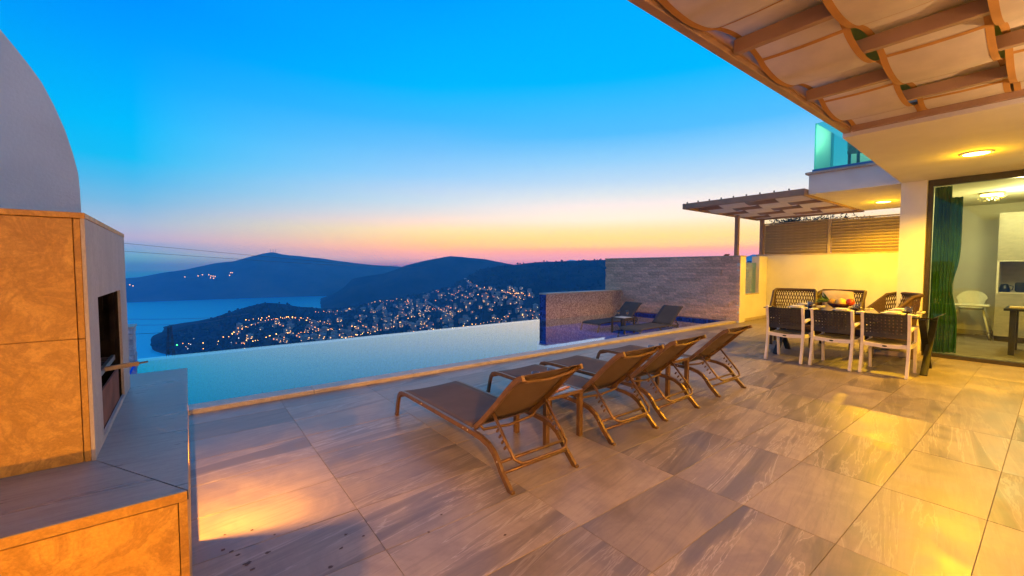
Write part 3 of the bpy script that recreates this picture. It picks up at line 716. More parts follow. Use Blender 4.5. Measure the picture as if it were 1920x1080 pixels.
# ================================================================== barbecue
bq = thing('barbecue', 'stone clad outdoor barbecue with counter and open firebox', 'barbecue', (0, 0, 0))
CX, CY0, CY1, CZ = -.02, 1.70, 3.81, .70
BX, BY0, BY1, BZ = -.29, 2.18, 3.41, 1.62
MB().box((-3.0, CY0+.022, 0), (CX-.085, CY1, CZ-.034)).box((CX-.0845, CY0+.022, 0), (CX-.024, 2.685, CZ-.034)).build('counter_core', M['joint'], bq)
for a, b, c, d in ((CY0, 2.694, 0, CZ-.0345), (3.76, CY1, 0, CZ-.0345), (2.6945, 3.7595, 0, .40), (2.6945, 3.7595, .64, CZ-.0345)): MB().box((CX-.022, a, c), (CX, b, d)).build('side_slab', M['marble'], bq)
for x0, x1 in ((-.92, CX-.0245), (-1.82, -.9235), (-2.9, -1.8235)): MB().box((x0, CY0+.0005, 0), (x1, CY0+.021, CZ-.0365), 0, .0015).build('front_slab', M['marble'], bq)
# mitred counter top
g_ = .0012
MB().prism([(-3, CY0-.004), (CX+.004-g_*3, CY0-.004), (BX-g_*2, BY0-.002), (-3, BY0-.002)], CZ-.032, CZ).build('counter_top', M['counter'], bq)
MB().prism([(CX+.004, CY0-.004+g_*3), (CX+.004, CY1), (-1.4, CY1), (-1.4, BY0), (BX, BY0+g_)], CZ-.032, CZ).build('counter_top', M['counter'], bq)
MB().box((-3, CY0-.0055, CZ-.031), (CX+.0, CY0-.0042, CZ-.0015)).build('counter_edge', M['marble'], bq)
# body slabs
OY0, OY1, OZ0, OZ1 = 2.39, 3.12, .725, 1.30
MB().box((-1.5, BY0+.002, CZ+.001), (BX-.0325, BY0+.03, 1.1594), 0, .001).build('front_slab', M['marble'], bq)
MB().box((-1.5, BY0+.002, 1.1606), (BX-.0325, BY0+.03, BZ-.0225), 0, .0015).build('front_slab', M['marble'], bq)
MB().box((BX-.03, BY0, CZ+.001), (BX-.012, BY0+.03, 1.1594), 0, .0015).build('corner_strip', M['marble'], bq)
MB().box((BX-.03, BY0, 1.1606), (BX-.012, BY0+.03, BZ-.0225), 0, .0015).build('corner_strip', M['marble'], bq)
sd = MB(); X0, X1 = BX-.011, BX
sd.box((X0, BY0, CZ+.001), (X1, OY0, BZ-.021)); sd.box((X0, OY1, CZ+.001), (X1, BY1, BZ-.021)); sd.box((X0, OY0, OZ1), (X1, OY1, BZ-.021)); sd.box((X0, OY0, CZ+.001), (X1, OY1, OZ0))
sd.build('side_cladding', M['greyclad'], bq)
MB().box((-1.5, BY0-.002, BZ-.0205), (BX+.002, BY1, BZ), 0, .002).build('top_slab', M['marble'], bq)
MB().box((-1.5, BY0+.0305, CZ+.001), (-1.45, BY1, BZ-.021)).box((-1.45, BY1-.03, CZ+.001), (X0-.001, BY1, BZ-.021)).box((-.9, BY0+.0305, CZ+.001), (X0-.001, OY0-.02, BZ-.021)).box((-.9, OY1+.02, CZ+.001), (X0-.001, BY1-.031, BZ-.021)).box((-.9, OY0-.0195, OZ1+.03), (X0-.001, OY1+.0195, BZ-.021)).build('masonry', M['joint'], bq)
fb = MB().box((-.95, OY0-.019, CZ+.002), (-.901, OY1+.019, OZ1+.029)).box((-.9, OY0-.019, CZ+.002), (X0-.002, OY0-.002, OZ1+.02)).box((-.9, OY1+.002, CZ+.002), (X0-.002, OY1+.019, OZ1+.02)).box((-.9, OY0-.001, OZ1+.005), (X0-.002, OY1+.001, OZ1+.02)).box((-.9, OY0-.001, CZ+.002), (X0-.002, OY1+.001, CZ+.02))
fb.build('firebox', M['soot'], bq)
for r in range(7):   # fire bricks on the far cheek
    for k in range(3):
        MB().box((-.89+.18*k+(r % 2)*.03, OY1-.018, CZ+.03+r*.078), (-.89+.18*k+.17+(r % 2)*.03, OY1+.001, CZ+.10+r*.078)).build('fire_brick', M['soot'], bq)
MB().box((X0-.012, OY0+.004, CZ+.021), (X0-.004, OY1-.06, .885)).build('charcoal_tray', M['rust'], bq)
MB().box((X0-.03, OY1-.055, CZ+.021), (X0-.012, OY1-.03, OZ1-.002)).build('guide_post', M['soot'], bq)
gr = thing('grill_grate', 'steel grill grate with handle sliding out of the firebox', 'grill', (X0, 2.62, .945))
gb = MB()
for k in range(12): gb.tube([(-.52, -.2+.058*k, 0), (-.03, -.2+.058*k, 0)], .004, 6)
gb.tube([(-.52, -.21, 0), (-.52, .45, 0)], .006, 6); gb.build('bars', M['steel'], gr)
MB().box((-.03, -.22, -.012), (-.015, .46, .012)).build('front_bar', M['steel'], gr)
MB().sweep([(-.02, .10, 0), (.06, .12, .004), (.10, .13, .006)], .02, .016, (0, 0, 1)).tube([(.098, .13, .006), (.135, .138, .008)], .005, 6).build('handle', M['steel'], gr)
# curved white garden wall standing behind the barbecue
cw = thing('curved_wall', 'white plaster wall with a curved shoulder behind the barbecue', 'wall', (0, 4.55, 0)); KS = 4.55/2.18
prof = [(-.297, 1.3), (-.297, 1.62), (-.2975, 1.70), (-.30, 1.76), (-.311, 1.83), (-.328, 1.91), (-.352, 1.99), (-.378, 2.06), (-.405, 2.11), (-.435, 2.16), (-.47, 2.215), (-.52, 2.27), (-.6, 2.34), (-.75, 2.44), (-1.0, 2.55), (-1.5, 2.62), (-1.5, 1.3)]
prof = [(a*KS, EYE+(z-EYE)*KS) for a, z in prof]; prof[0] = (prof[0][0], 0); prof[-1] = (prof[-1][0], 0)
hv = [(a, 0, z) for a, z in prof] + [(a*1.10-.012, .28, z) for a, z in prof]; nP = len(prof)
MB().add(hv, [tuple(range(nP-1, -1, -1)), tuple(range(nP, 2*nP))] + [(i, (i+1) % nP, nP+(i+1) % nP, nP+i) for i in range(nP)]).build('wall_body', M['plaster'], cw)

# unseen wall added behind camera: shades the barbecue and near tiles from the sconce
hw = thing('added_shade_wall', 'unseen white plaster wall added behind the camera to block sconce light', 'wall', (-.056, -.48, 0), math.atan2(-.12, .304))
MB().box((-2.6, -.14, 0), (0, 0, 2.05)).build('wall_body', M['plaster'], hw); MB().box((-2.62, -.15, 2.0505), (.004, .01, 2.08)).build('cap', M['coping'], hw)

# ================================================================== house
hs_ = thing('house', 'white two storey villa with deep overhang and glass doors', 'house', (0, 0, 0))
SZ = 2.81
MB().prism([(5.62, -2.75), (14.6, -2.75), (14.6, 1.66), (9.42, 1.66), (5.62, 1.485)], SZ, SZ+.36).build('overhang_slab', M['plaster'], hs_)
MB().box((9.35, 1.345, -.01), (9.74, 1.655, SZ-.001)).build('pillar', M['plaster'], hs_)
MB().box((-4.5, -2.75, -.01), (9.62, -2.6, SZ-.002)).build('side_wall', M['plaster'], hs_)
MB().box((9.745, 1.50, -.01), (14.4, 1.655, SZ-.001)).build('party_wall', M['plaster'], hs_)
# glazed wall
GY0, GY1 = -2.59, 1.34
dfr = MB().box((9.41, GY1-.055, .001), (9.50, GY1, SZ-.002)).box((9.41, GY0, SZ-.10), (9.50, GY1-.0555, SZ-.002)).box((9.40, GY0, .0005), (9.51, GY1-.0555, .055)).box((9.415, -.62, .0555), (9.495, -.55, SZ-.1005)).build('door_frame', M['frame'], hs_)
for y0, y1 in ((-.5495, GY1-.056), (GY0, -.6205)): MB().box((9.45, y0, .056), (9.458, y1, SZ-.101)).build('door_pane', M['doorglass'], dfr)
# room
MB().box((9.62, -2.59, -.06), (14.4, 1.499, -.012)).build('room_floor', M['intfloor'], hs_)
MB().box((13.45, -2.59, -.011), (13.6, 1.499, SZ-.061)).build('room_wall', M['interior'], hs_)
MB().box((9.75, 1.44, -.011), (13.449, 1.499, SZ-.061)).build('room_wall', M['interior'], hs_)
MB().box((9.62, -2.59, SZ-.06), (14.4, 1.499, SZ-.002)).build('room_ceiling', M['interior'], hs_)
MB().box((9.62, -2.7, -.011), (14.4, -2.59, SZ-.061)).build('room_wall', M['interior'], hs_)
MB().box((13.42, -2.58, -.010), (13.449, 1.43, .08)).build('skirting', M['cabinet'], hs_)
# balcony over the dining corner
MB().box((9.36, 1.665, SZ-.005), (13.1, 2.97, SZ+.36)).build('balcony_slab', M['plaster'], hs_)
MB().box((9.31, 1.5, SZ+.3605), (13.1, 3.02, SZ+.40), 0, .004).build('balcony_cap', M['coping'], hs_)
BLU = plain('railing_channel', (.10, .22, .42), .35, .08, 10, .5)
rch = MB().box((9.40, 1.5, SZ+.4005), (9.46, 2.935, SZ+.455)).box((9.4605, 2.875, SZ+.4005), (13.0, 2.935, SZ+.455)).build('railing_channel', BLU, hs_)
MB().box((9.42, 1.5, SZ+.4555), (9.435, 2.915, 4.12)).build('railing_pane', M['tealglass'], rch)
MB().box((9.4355, 2.90, SZ+.4555), (12.9, 2.915, 4.12)).build('railing_pane', M['tealglass'], rch)
MB().box((10.9, -2.7, SZ+.405), (11.1, 2.72, 5.6)).build('upper_wall', M['plaster'], hs_)
MB().box((10.84, .9, SZ+.405), (10.899, 2.05, 5.2)).build('upper_window_frame', M['frame'], hs_)
point('balcony_lamp', (10.7, 2.25, 4.25), 45, (1, .85, .5), .05)
bl = thing('wall_lamp', 'small lit lamp on the upper balcony wall', 'lamp', (10.89, 2.3, 4.4))
MB().lathe([(0, -.06), (.05, -.05), (.06, 0), (.05, .05), (0, .06)], (-.06, 0, 0), 12).build('shade', M['whitebulb'], bl, True); MB().box((-.02, -.03, -.03), (.01, .03, .03)).build('mount', M['frame'], bl)
bc = thing('balcony_chair', 'dark chair silhouette behind the teal balcony glass', 'chair', (9.95, 2.2, SZ+.41), .5)
MB().box((-.28, -.28, .36), (.28, .28, .44), 0, .01).build('seat', M['blackweave'], bc); MB().box((-.28, .22, .45), (.28, .28, .95), 0, .01).build('backrest', M['blackweave'], bc)
for sx in (-.25, .25):
    for sy in (-.25, .25): MB().beam((sx, sy, 0), (sx, sy, .36), .04, .04).build('leg', M['blackmetal'], bc)
# ceiling lamps
def ceil_lamp(x, y, z, label, power, r=.085, mat='bulb', col=WARM, name='ceiling_light'):
    t = thing(name, label, 'lamp', (x, y, z)); MB().lathe([(r+.03, 0), (r+.03, -.012), (r, -.016), (r, 0)], (0, 0, 0), 28).build('rim', M['whiteframe'], t, True)
    MB().lathe([(r-.001, -.002), (r-.001, -.014), (r*.6, -.02), (0, -.022)], (0, 0, 0), 28).build('lens', M[mat], t, True)
    if power:      # recessed lamp: throws its light downwards, only a little spills along the ceiling
        l = bpy.data.lights.new('lamp_light', 'SPOT'); l.energy = power; l.color = col; l.shadow_soft_size = .07; l.spot_size = rad(150); l.spot_blend = .3
        o = bpy.data.objects.new('lamp_light', l); COL.objects.link(o); o.parent = t; o.location = (0, 0, -.03); l.spot_size = rad(155)
        point('lens_spill', (0, 0, -.12), power*.012, col, .05, t)
    return t
ceil_lamp(7.61, .68, SZ, 'bright yellow ceiling light in the overhang nearest the camera', LAMP_R, .115)
ceil_lamp(7.61, -1.3, SZ, 'ceiling light in the overhang out over the side wall', LAMP_R*.6, .10)
ceil_lamp(11.58, 2.32, SZ-.005, 'bright yellow ceiling light under the balcony over the dining corner', LAMP_D, .115)
# wall sconces on the side wall
def sconce(x, y, z, power, label):
    t = thing('wall_sconce', label, 'lamp', (x, y, z)); MB().box((-.05, -.2, -.1), (.05, -.16, .1), 0, .004).build('back_plate', M['frame'], t)
    MB().lathe([(0, -.035), (.03, -.03), (.045, 0), (.03, .03), (0, .035)], (0, -.11, 0), 14).build('globe', M['sconcebulb'], t, True)
    if 'hooded' in label:      # opaque lid: light leaves only below the rim
        MB().box((-.14, -.2, .05), (.14, .12, .065), 0, .002).build('lid', M['frame'], t)
        l = bpy.data.lights.new('sconce_light', 'SPOT'); l.energy = power; l.color = ORANGE; l.shadow_soft_size = .035; l.spot_size = rad(167); l.spot_blend = .02
        o = bpy.data.objects.new('sconce_light', l); COL.objects.link(o); o.parent = t
    else:                      # open cup: light leaves only upwards
        MB().lathe([(.01, -.06), (.06, -.05), (.075, .02), (.07, .02), (.055, -.042), (.01, -.052)], (0, -.11, -.02), 16).build('cup', M['frame'], t, True)
        l = bpy.data.lights.new('sconce_light', 'SPOT'); l.energy = power; l.color = (1, .60, .28); l.shadow_soft_size = .05; l.spot_size = rad(150); l.spot_blend = .3
        o = bpy.data.objects.new('sconce_light', l); COL.objects.link(o); o.parent = t; o.location = (0, 0, .05); o.rotation_euler = (math.pi, 0, 0)
sconce(-.6, -2.4, 2.2, SCONCE, 'hooded wall sconce on the side wall left of the pergola')
for xs, lb in ((1.6, 'left uplighter on the side wall under the pergola'), (4.4, 'right uplighter on the side wall under the pergola')): sconce(xs, -2.35, 1.75, SCONCE_B, lb)
# low lantern in front of the counter and a step light in the counter side
bo = thing('garden_lantern', 'low shaded garden lantern standing before the barbecue counter', 'lamp', (-.45, .5, 0))
MB().tube([(0, 0, 0), (0, 0, .5)], .02, 10).build('post', M['frame'], bo); MB().box((-.08, -.08, .52), (.08, .08, .53)).box((-.08, -.08, .70), (.08, .08, .715)).build('cage', M['frame'], bo)
MB().box((.024, -.08, .5305), (.03, .062, .6995)).build('shade_plate', M['frame'], bo); point('lantern_light', (0, 0, .60), 68, (1, .36, .004), .008, bo)
stl = thing('step_light', 'small step light in the right side of the barbecue counter', 'lamp', (CX-.016, 2.70, .60))
MB().lathe([(0, .004), (.006, .003), (.008, 0), (.006, -.003), (0, -.004)], (-.012, .012, .004), 10).build('bulb', M['sconcebulb'], stl)
point('step_light_lamp', (0, 0, 0), 110, ORANGE, .003, stl)

# ------------------------------------------------------------------ pergolas with woven awning strips
def pergola(label, x0, x1, y0, y1, z, npitch, nstrip, front_h, posts=(), poly=None, pieces=True, phase=0):
    t = thing('pergola', label, 'pergola', (x0, y0, z)); LX, LY = x1-x0, y1-y0; h = .09; w = .05
    MB().box((0, LY-.06, -.005), (LX, LY, front_h), 0, .003).build('edge_beam', M['taupe'], t)
    MB().box((0, LY-.075, .03), (LX, LY-.0605, .045)).build('gutter_lip', M['taupe'], t)
    MB().box((0, 0, -.005), (LX, .06, front_h), 0, .003).build('edge_beam', M['taupe'], t)
    for xx in (0, LX-.06): MB().box((xx, .0605, -.004), (xx+.06, LY-.0765, front_h-.002), 0, .003).build('end_beam', M['taupe'], t)
    rm_ = MB().box((-w/2, .061, 0), (w/2, LY-.077, h), 0, .003).mesh('rafter', M['taupe'])
    P = LX/npitch
    for k in range(1, npitch): link('rafter', rm_, t, (k*P, 0, 0))
    SWd = (LY-.14)/nstrip; n = npitch*10
    for s in range(nstrip):
        ya = LY-.08-s*SWd-.006; yb = ya-SWd+.018; sg = 1 if (s+phase) % 2 == 0 else -1
        def zz(x):
            f = math.cos(math.pi*x/P); f = math.copysign(abs(f)**.75, f); return h/2 + .004 + sg*f*(h/2+.013)
        mb = MB(); vs = []
        for i in range(n+1):
            x = .065+(LX-.13)*i/n; e = min(1, i/4, (n-i)/4)
            for j in range(5):
                q = j/4; vs.append((x, ya+(yb-ya)*q, (h/2+.004)*(1-e)+zz(x)*e - .008*math.sin(math.pi*q)*abs(math.sin(math.pi*x/P)) + .002*fbm(x*3+s, q*4, 1.3, 2)))
        mb.add(vs, [(i*5+j, (i+1)*5+j, (i+1)*5+j+1, i*5+j+1) for i in range(n) for j in range(4)])
        st = mb.build('awning_strip', M['canopy'], t, True)
        if pieces:
            for e, yy in ((0, ya), (4, yb)):
                tp = MB(); pv = []; dy = .034 if e == 0 else -.034
                for i in range(n+1):
                    x, y, zq = vs[i*5+e]; pv += [(x, y+(.004 if e == 0 else -.004), zq-.003), (x, y-dy, zq-.003)]
                tp.add(pv, [(i*2, i*2+1, i*2+3, i*2+2) for i in range(n)]); tp.build('edge_tape', M['tape'], st, True)
            for k in range(npitch):
                i = k*10+5; tp = MB(); pv = []
                for di in (0, 1):
                    x, _, _ = vs[(i+di)*5]
                    for j in range(5): pv.append((vs[(i)*5+j][0]+di*.026, vs[i*5+j][1], vs[(i)*5+j][2]*(1-di*.35)+vs[(i+1)*5+j][2]*di*.35-.003))
                tp.add(pv, [(j, j+1, 5+j+1, 5+j) for j in range(4)]); tp.build('seam_tape', M['tape'], st, True)
    if poly: MB().box((0.05, poly[0]-y0, front_h+.08), (LX-.05, poly[1]-y0, front_h+.09)).build('roof_sheet', M['poly'], t)
    for px_, py_, pz0 in posts: MB().box((px_-x0-.045, py_-y0-.045, pz0-z), (px_-x0+.045, py_-y0+.045, -.006), 0, .003).build('post', M['taupe'], t)
    return t
pergola('large taupe pergola with woven cream awning attached to the overhang', 5.615-.66*9, 5.615, -2.5, 1.475, 2.855, 9, 7, .15, (), (-2.45, 1.25), True, 1)
pp = pergola('small taupe pergola on posts beyond the dining corner', 9.2, 13.16, 2.985, 5.44, 2.785, 6, 4, .12, [(11.42, 5.2, 1.74), (13.07, 5.26, 1.80)], None, False, 1)
for k in range(9):     # little fixings on the front edge
    MB().box((-.004, .25+.26*k, .1205), (.02, .27+.26*k, .15)).build('fixing', M['frame'], pp)

# ------------------------------------------------------------------ garden walls of the dining corner
yw = thing('garden_wall', 'white garden wall glowing yellow behind the dining table', 'wall', (13.07, 1.66, 0))
MB().box((0, 0, -.01), (.2, 3.72, 1.765)).build('wall_body', M['plaster'], yw); MB().box((-.012, -.002, 1.7655), (.212, 3.74, 1.80)).build('cap', M['coping'], yw)
MB().box((-.014, 0, .001), (-.0005, 3.46, .075)).build('skirting', M['coping'], yw)
lwall = thing('garden_wall', 'short yellow lit wall with a glazed notch beside the stone wall', 'wall', (11.30, 5.10, 0))
MB().box((.255, .001, -.01), (1.765, .2, .70)).box((.255, .001, .7005), (.34, .2, 1.735)).box((1.27, .001, .7005), (1.765, .2, 1.735)).build('wall_body', M['plaster'], lwall)
MB().box((-.049, -.085, -.01), (.2545, .005, 1.735)).build('end_pier', M['plaster'], lwall)
MB().box((.3405, -.015, .7005), (1.2695, .21, .725)).build('sill', M['coping'], lwall)
MB().box((.3405, .09, .7255), (1.2695, .102, 1.56)).build('glass_pane', M['tealglass'], lwall)
MB().box((.255, -.013, .001), (1.76, .0005, .07)).build('skirting', M['coping'], lwall)
lf = thing('louvre_fence', 'tan horizontal louvre fence on top of the garden wall', 'fence', (13.1, 1.68, 1.80))
secs = [(0, .55), (.62, 1.95), (2.02, 3.52)]
for y in (.585, 1.985, 3.555, -.02): MB().box((-.02, y-.03, 0), (.05, y+.03, .84), 0, .003).build('post', M['louvre'], lf)
for y0, y1 in secs:
    y0b, y1b = y0+.006, y1-.006
    sm = MB().add([(-.015, y0b, .062), (.045, y0b, .0), (.045, y1b, .0), (-.015, y1b, .062), (-.015, y0b, .048), (.045, y0b, -.014), (.045, y1b, -.014), (-.015, y1b, .048)], [(0,1,2,3), (7,6,5,4), (0,3,7,4), (1,5,6,2), (0,4,5,1), (3,2,6,7)]).mesh('slat', M['louvre'])
    for k in range(11): link('slat', sm, lf, (0, 0, .018+k*.0735)).scale = (1.2, 1, 1.12)
MB().box((-.03, -.05, .8405), (.06, 3.6, .865)).build('top_rail', M['louvre'], lf)

# trees beyond the fence
def leaf_tree(label, loc, r, hgt, leafc, n, seed_, zs=.7):
    rr_ = random.Random(seed_); t = thing('tree', label, 'tree', loc); tk = MB(); tk.tube([(0, 0, -.6), (.03, .02, hgt*.5), (-.02, .05, hgt)], [.09, .07, .04], 8)
    for k in range(6):
        a = k*1.05; tk.tube([(0, 0, hgt*.6), (math.cos(a)*r*.4, math.sin(a)*r*.4, hgt+r*.1), (math.cos(a)*r*.8, math.sin(a)*r*.8, hgt+r*.35*rr_.random())], [.035, .022, .01], 6)
    tk.build('trunk', plain('bark', (.09, .06, .04), .9, .3, 20), t); mb = MB()
    cl = [(rr_.uniform(-1, 1)*r*.75, rr_.uniform(-1, 1)*r*.9, hgt+rr_.uniform(-.4, .6)*r*zs) for _ in range(30)]
    for i in range(n):
        c = rr_.choice(cl); p = Vector(c)+Vector((rr_.gauss(0, 1), rr_.gauss(0, 1), rr_.gauss(0, .8)))*r*.12
        d = Vector((rr_.gauss(0, 1), rr_.gauss(0, 1), rr_.gauss(0, 1))).normalized(); e = d.orthogonal().normalized(); s = rr_.uniform(.03, .065)*min(1, r/.4)
        mb.add([p-d*s, p+e*s*.4, p+d*s, p-e*s*.4], [(0, 1, 2, 3)])
    mb.build('crown', plain(label[:12]+' leaf', leafc, .6, .35, 4), t)
leaf_tree('dark leafy tree peeking over the louvre fence', (14.6, 4.35, 0), 1.0, 2.55, (.03, .04, .018), 7000, 1, .35)
leaf_tree('sparse leafy branch tree above the fence near the pillar', (14.6, 3.15, 0), .7, 2.45, (.04, .045, .02), 900, 2, .3)
leaf_tree('reddish flowering shrub above the fence beside the white pillar', (14.5, 2.3, 0), .55, 2.5, (.22, .05, .02), 1500, 6, .4)
leaf_tree('little dark plant on the stone wall by the pergola post', (11.38, 5.42, 1.62), .07, .14, (.02, .025, .015), 60, 4, .6)

# ================================================================== sun loungers
def lounger(frame_mat, sling_mat):
    t = thing('sun_lounger', 'lounger', 'sun lounger'); W2 = .29
    side = [(1.86, 0), (1.825, .13), (1.80, .195), (1.765, .235), (1.71, .252), (1.6, .258), (1.2, .258), (.8, .258), (.52, .256), (.40, .25), (.31, .232), (.25, .20), (.205, .155), (.165, .10), (.06, 0)]
    for s in (-1, 1):
        rail = MB().sweep([(s*W2, y, z) for y, z in side], .024, .036, (1, 0, 0)).build('side_rail', frame_mat, t)
        for y, z in ((1.3, .258), (.62, .257), (.56, .257), (.2, .155)): 
            o = MB().lathe([(0, .004), (.005, .003), (.006, 0)], (0, 0, 0), 8).build('bolt', M['bolt'], rail)
            o.location = (s*(W2+.012), y, z); o.rotation_euler = (0, s*math.pi/2, 0)
    for s in (-1, 1):
        for y in (1.86, .06): MB().box((s*W2-.014, y-.022, 0), (s*W2+.014, y+.022, .02), 0, .003).build('foot_cap', M['blackmetal'] if frame_mat is M['shelfmetal'] else frame_mat, t)
    # seat sling with gentle sag
    def sling(path, wd, name, rollx=.010):
        mb = MB(); n = len(path); nx = 8; vs = []
        for i, (y, z) in enumerate(path):
            for j in range(nx+1):
                q = j/nx; sag = .016*math.sin(math.pi*q)*math.sin(math.pi*min(1, max(0, (i+.3)/(n-.4)))); vs.append((-wd+2*wd*q, y, z-sag))
        m = len(vs); vs += [(x, y+.001, z-.004) for x, y, z in vs]; w1 = nx+1
        fs = [(i*w1+j, (i+1)*w1+j, (i+1)*w1+j+1, i*w1+j+1) for i in range(n-1) for j in range(nx)]
        fs += [tuple(m+k for k in reversed(f)) for f in fs]
        for i in range(n-1): fs += [(i*w1, m+i*w1, m+(i+1)*w1, (i+1)*w1), (i*w1+nx, (i+1)*w1+nx, m+(i+1)*w1+nx, m+i*w1+nx)]
        for j in range(nx): fs += [(j, j+1, m+j+1, m+j), ((n-1)*w1+j, m+(n-1)*w1+j, m+(n-1)*w1+j+1, (n-1)*w1+j+1)]
        return mb.add(vs, fs).build(name, sling_mat, t, True)
    sling([(1.80, .215), (1.77, .25), (1.72, .268), (1.6, .276), (1.3, .276), (1.0, .274), (.7, .272), (.55, .272)], W2-.006, 'seat_sling')
    MB().tube([(-W2, 1.80, .20), (W2, 1.80, .20)], .014, 8).build('foot_bar', frame_mat, t, True)
    back = [(.52, .275), (.42, .36), (.28, .49), (.14, .63), (.075, .69), (.03, .725), (-.02, .745)]
    for s in (-1, 1): MB().sweep([(s*(W2-.03), y, z) for y, z in back], .022, .034, (1, 0, 0)).build('back_rail', frame_mat, t)
    sling([(y+.008, z+.014) for y, z in back], W2-.034, 'back_sling')
    MB().tube([(-W2+.03, .46, .318), (-W2+.06, .46, .275), (0, .46, .255), (W2-.06, .46, .275), (W2-.03, .46, .318)], .011, 8).build('curved_bar', frame_mat, t, True)
    MB().tube([(-W2+.03, .02, .73), (-W2+.1, .035, .70), (0, .04, .685), (W2-.1, .035, .70), (W2-.03, .02, .73)], .012, 8).build('curved_bar', frame_mat, t, True)
    # adjustable prop
    MB().tube([(-W2+.05, .33, .435), (-W2+.05, .16, .255), (-W2+.055, .10, .19), (-W2+.09, .075, .165), (-W2+.13, .07, .16), (W2-.13, .07, .16), (W2-.09, .075, .165), (W2-.055, .10, .19), (W2-.05, .16, .255), (W2-.05, .33, .435)], .011, 8).build('prop_bar', frame_mat, t, True)
    for z, y in ((.15, .19), (.095, .15)): MB().tube([(-W2, y, z), (W2, y, z)], .011, 8).build('cross_bar', frame_mat, t, True)
    for s in (-1, 1):
        mb = MB()
        for k in range(4): mb.beam((s*(W2-.05), .185+.028*k, .245+.03*k), (s*(W2-.05), .20+.028*k, .222+.03*k), .012, .012)
        mb.build('notch_plate', frame_mat, t)
    return t
lg = lounger(M['bronze'], M['sling'])
LB = ['brown sling sun lounger nearest the camera', 'second brown sling lounger from the camera, beside the striped side table', 'third brown sling lounger from the camera, left of the far glasses', 'farthest brown sling lounger in the row, nearest the dining table']
first = True
for (x, y, rz), lb in zip([(1.87, 2.0, .4), (2.96, 2.08, -.7), (3.77, 2.13, .5), (4.89, 2.18, -1.2)], LB):
    o = lg if first else copy_tree(lg); first = False
    o.location = (x, y, 0); o.rotation_euler = (0, 0, rad(rz)); tag(o, lb, 'sun lounger', 'brown sun loungers on the terrace')
sl = lounger(M['shelfmetal'], M['shelfsling'])
for (y, x), lb, k in zip([(7.42, 10.1), (6.12, 10.0)], ['dark lounger on the sun shelf by the mosaic wall', 'dark lounger on the sun shelf nearer the terrace'], (0, 1)):
    o = sl if k == 0 else copy_tree(sl); o.location = (x, y, -.23); o.scale = (1, 1, .88); o.rotation_euler = (0, 0, math.pi/2); tag(o, lb, 'sun lounger', 'dark loungers standing in the shallow water')
# side tables
def side_table(label, loc, fm, topm, S=.21, Ht=.40):
    t = thing('side_table', label, 'side table', loc)
    for sx in (-1, 1):
        for sy in (-1, 1): MB().box((sx*(S-.02)-.02, sy*(S-.02)-.02, 0), (sx*(S-.02)+.02, sy*(S-.02)+.02, Ht-.03), 0, .002).build('leg', fm, t)
    for sx in (-1, 1):
        MB().box((sx*(S-.015)-.015, -S, Ht-.0295), (sx*(S-.015)+.015, S, Ht), 0, .002).build('rim', fm, t); MB().box((-S+.0305, sx*(S-.015)-.015, Ht-.0295), (S-.0305, sx*(S-.015)+.015, Ht), 0, .002).build('rim', fm, t)
    MB().box((-S+.031, -S+.031, Ht-.014), (S-.031, S-.031, Ht-.004)).build('top', topm, t); return t
TT = plain('grey_table_glass', (.20, .19, .19), .15, .05, 6)
side_table('bronze side table between the two nearest loungers with a striped mat', (2.41, 2.63, 0), M['bronze'], TT)
side_table('bronze side table between the two far loungers', (4.31, 2.76, 0), M['bronze'], TT)
side_table('dark side table standing in the water between the shelf loungers', (8.75, 6.74, -.23), M['shelfmetal'], M['napkin'])
def glassware(label, loc, hh=.09, r=.034, fill='drink', lvl=.5, stem=False, cat='glass', grp=None):
    t = thing('drinking_glass', label, cat, loc, 0, grp)
    if stem:
        MB().lathe([(.028, 0), (.028, .003), (.004, .008), (.004, .06), (.022, .075), (.034, .10), (.036, .13), (.031, .165), (.0295, .165), (.034, .13), (.032, .10), (.02, .078), (0, .072)], (0, 0, 0), 16).build('bowl', M['tumbler'], t, True)
        MB().lathe([(0, .079), (.02, .082), (.031, .10), (.0325, .122), (0, .122)], (0, 0, 0), 16).build('drink', M[fill], t, True)
    else:
        MB().lathe([(0, 0), (r*.82, 0), (r, hh), (r-.002, hh), (r*.82-.002, .006), (0, .006)], (0, 0, 0), 16).build('tumbler', M['tumbler'], t, True)
        MB().lathe([(0, .007), (r*.8-.002, .007), (r*.8+r*.17*lvl-.002, hh*lvl), (0, hh*lvl)], (0, 0, 0), 16).build('drink', M[fill], t, True)
    return t
glassware('left glass of amber drink on the nearer side table', (2.35, 2.72, .40), .125, .036); glassware('right glass of amber drink on the nearer side table', (2.55, 2.74, .40), .125, .036)
glassware('left glass of amber drink on the far side table', (4.23, 2.86, .40), .125, .036); glassware('right glass of amber drink on the far side table', (4.43, 2.85, .40), .125, .036)
glassware('left stemmed glass on the table in the water', (8.68, 6.83, .17), stem=True); glassware('right stemmed glass on the table in the water', (8.80, 6.65, .17), stem=True)
mat_ = thing('striped_mat', 'striped orange and white mat on the nearer side table', 'mat', (2.43, 2.60, .4005), .2)
for k in range(9): MB().box((-.13, -.10+.0225*k, 0), (.13, -.10+.0225*k+.0215, .003)).build('stripe', [plain('mat_orange', (.55, .2, .05), .8, .1), plain('mat_white', (.7, .65, .6), .8, .05), plain('mat_brown', (.15, .08, .05), .8, .1)][k % 3], mat_)

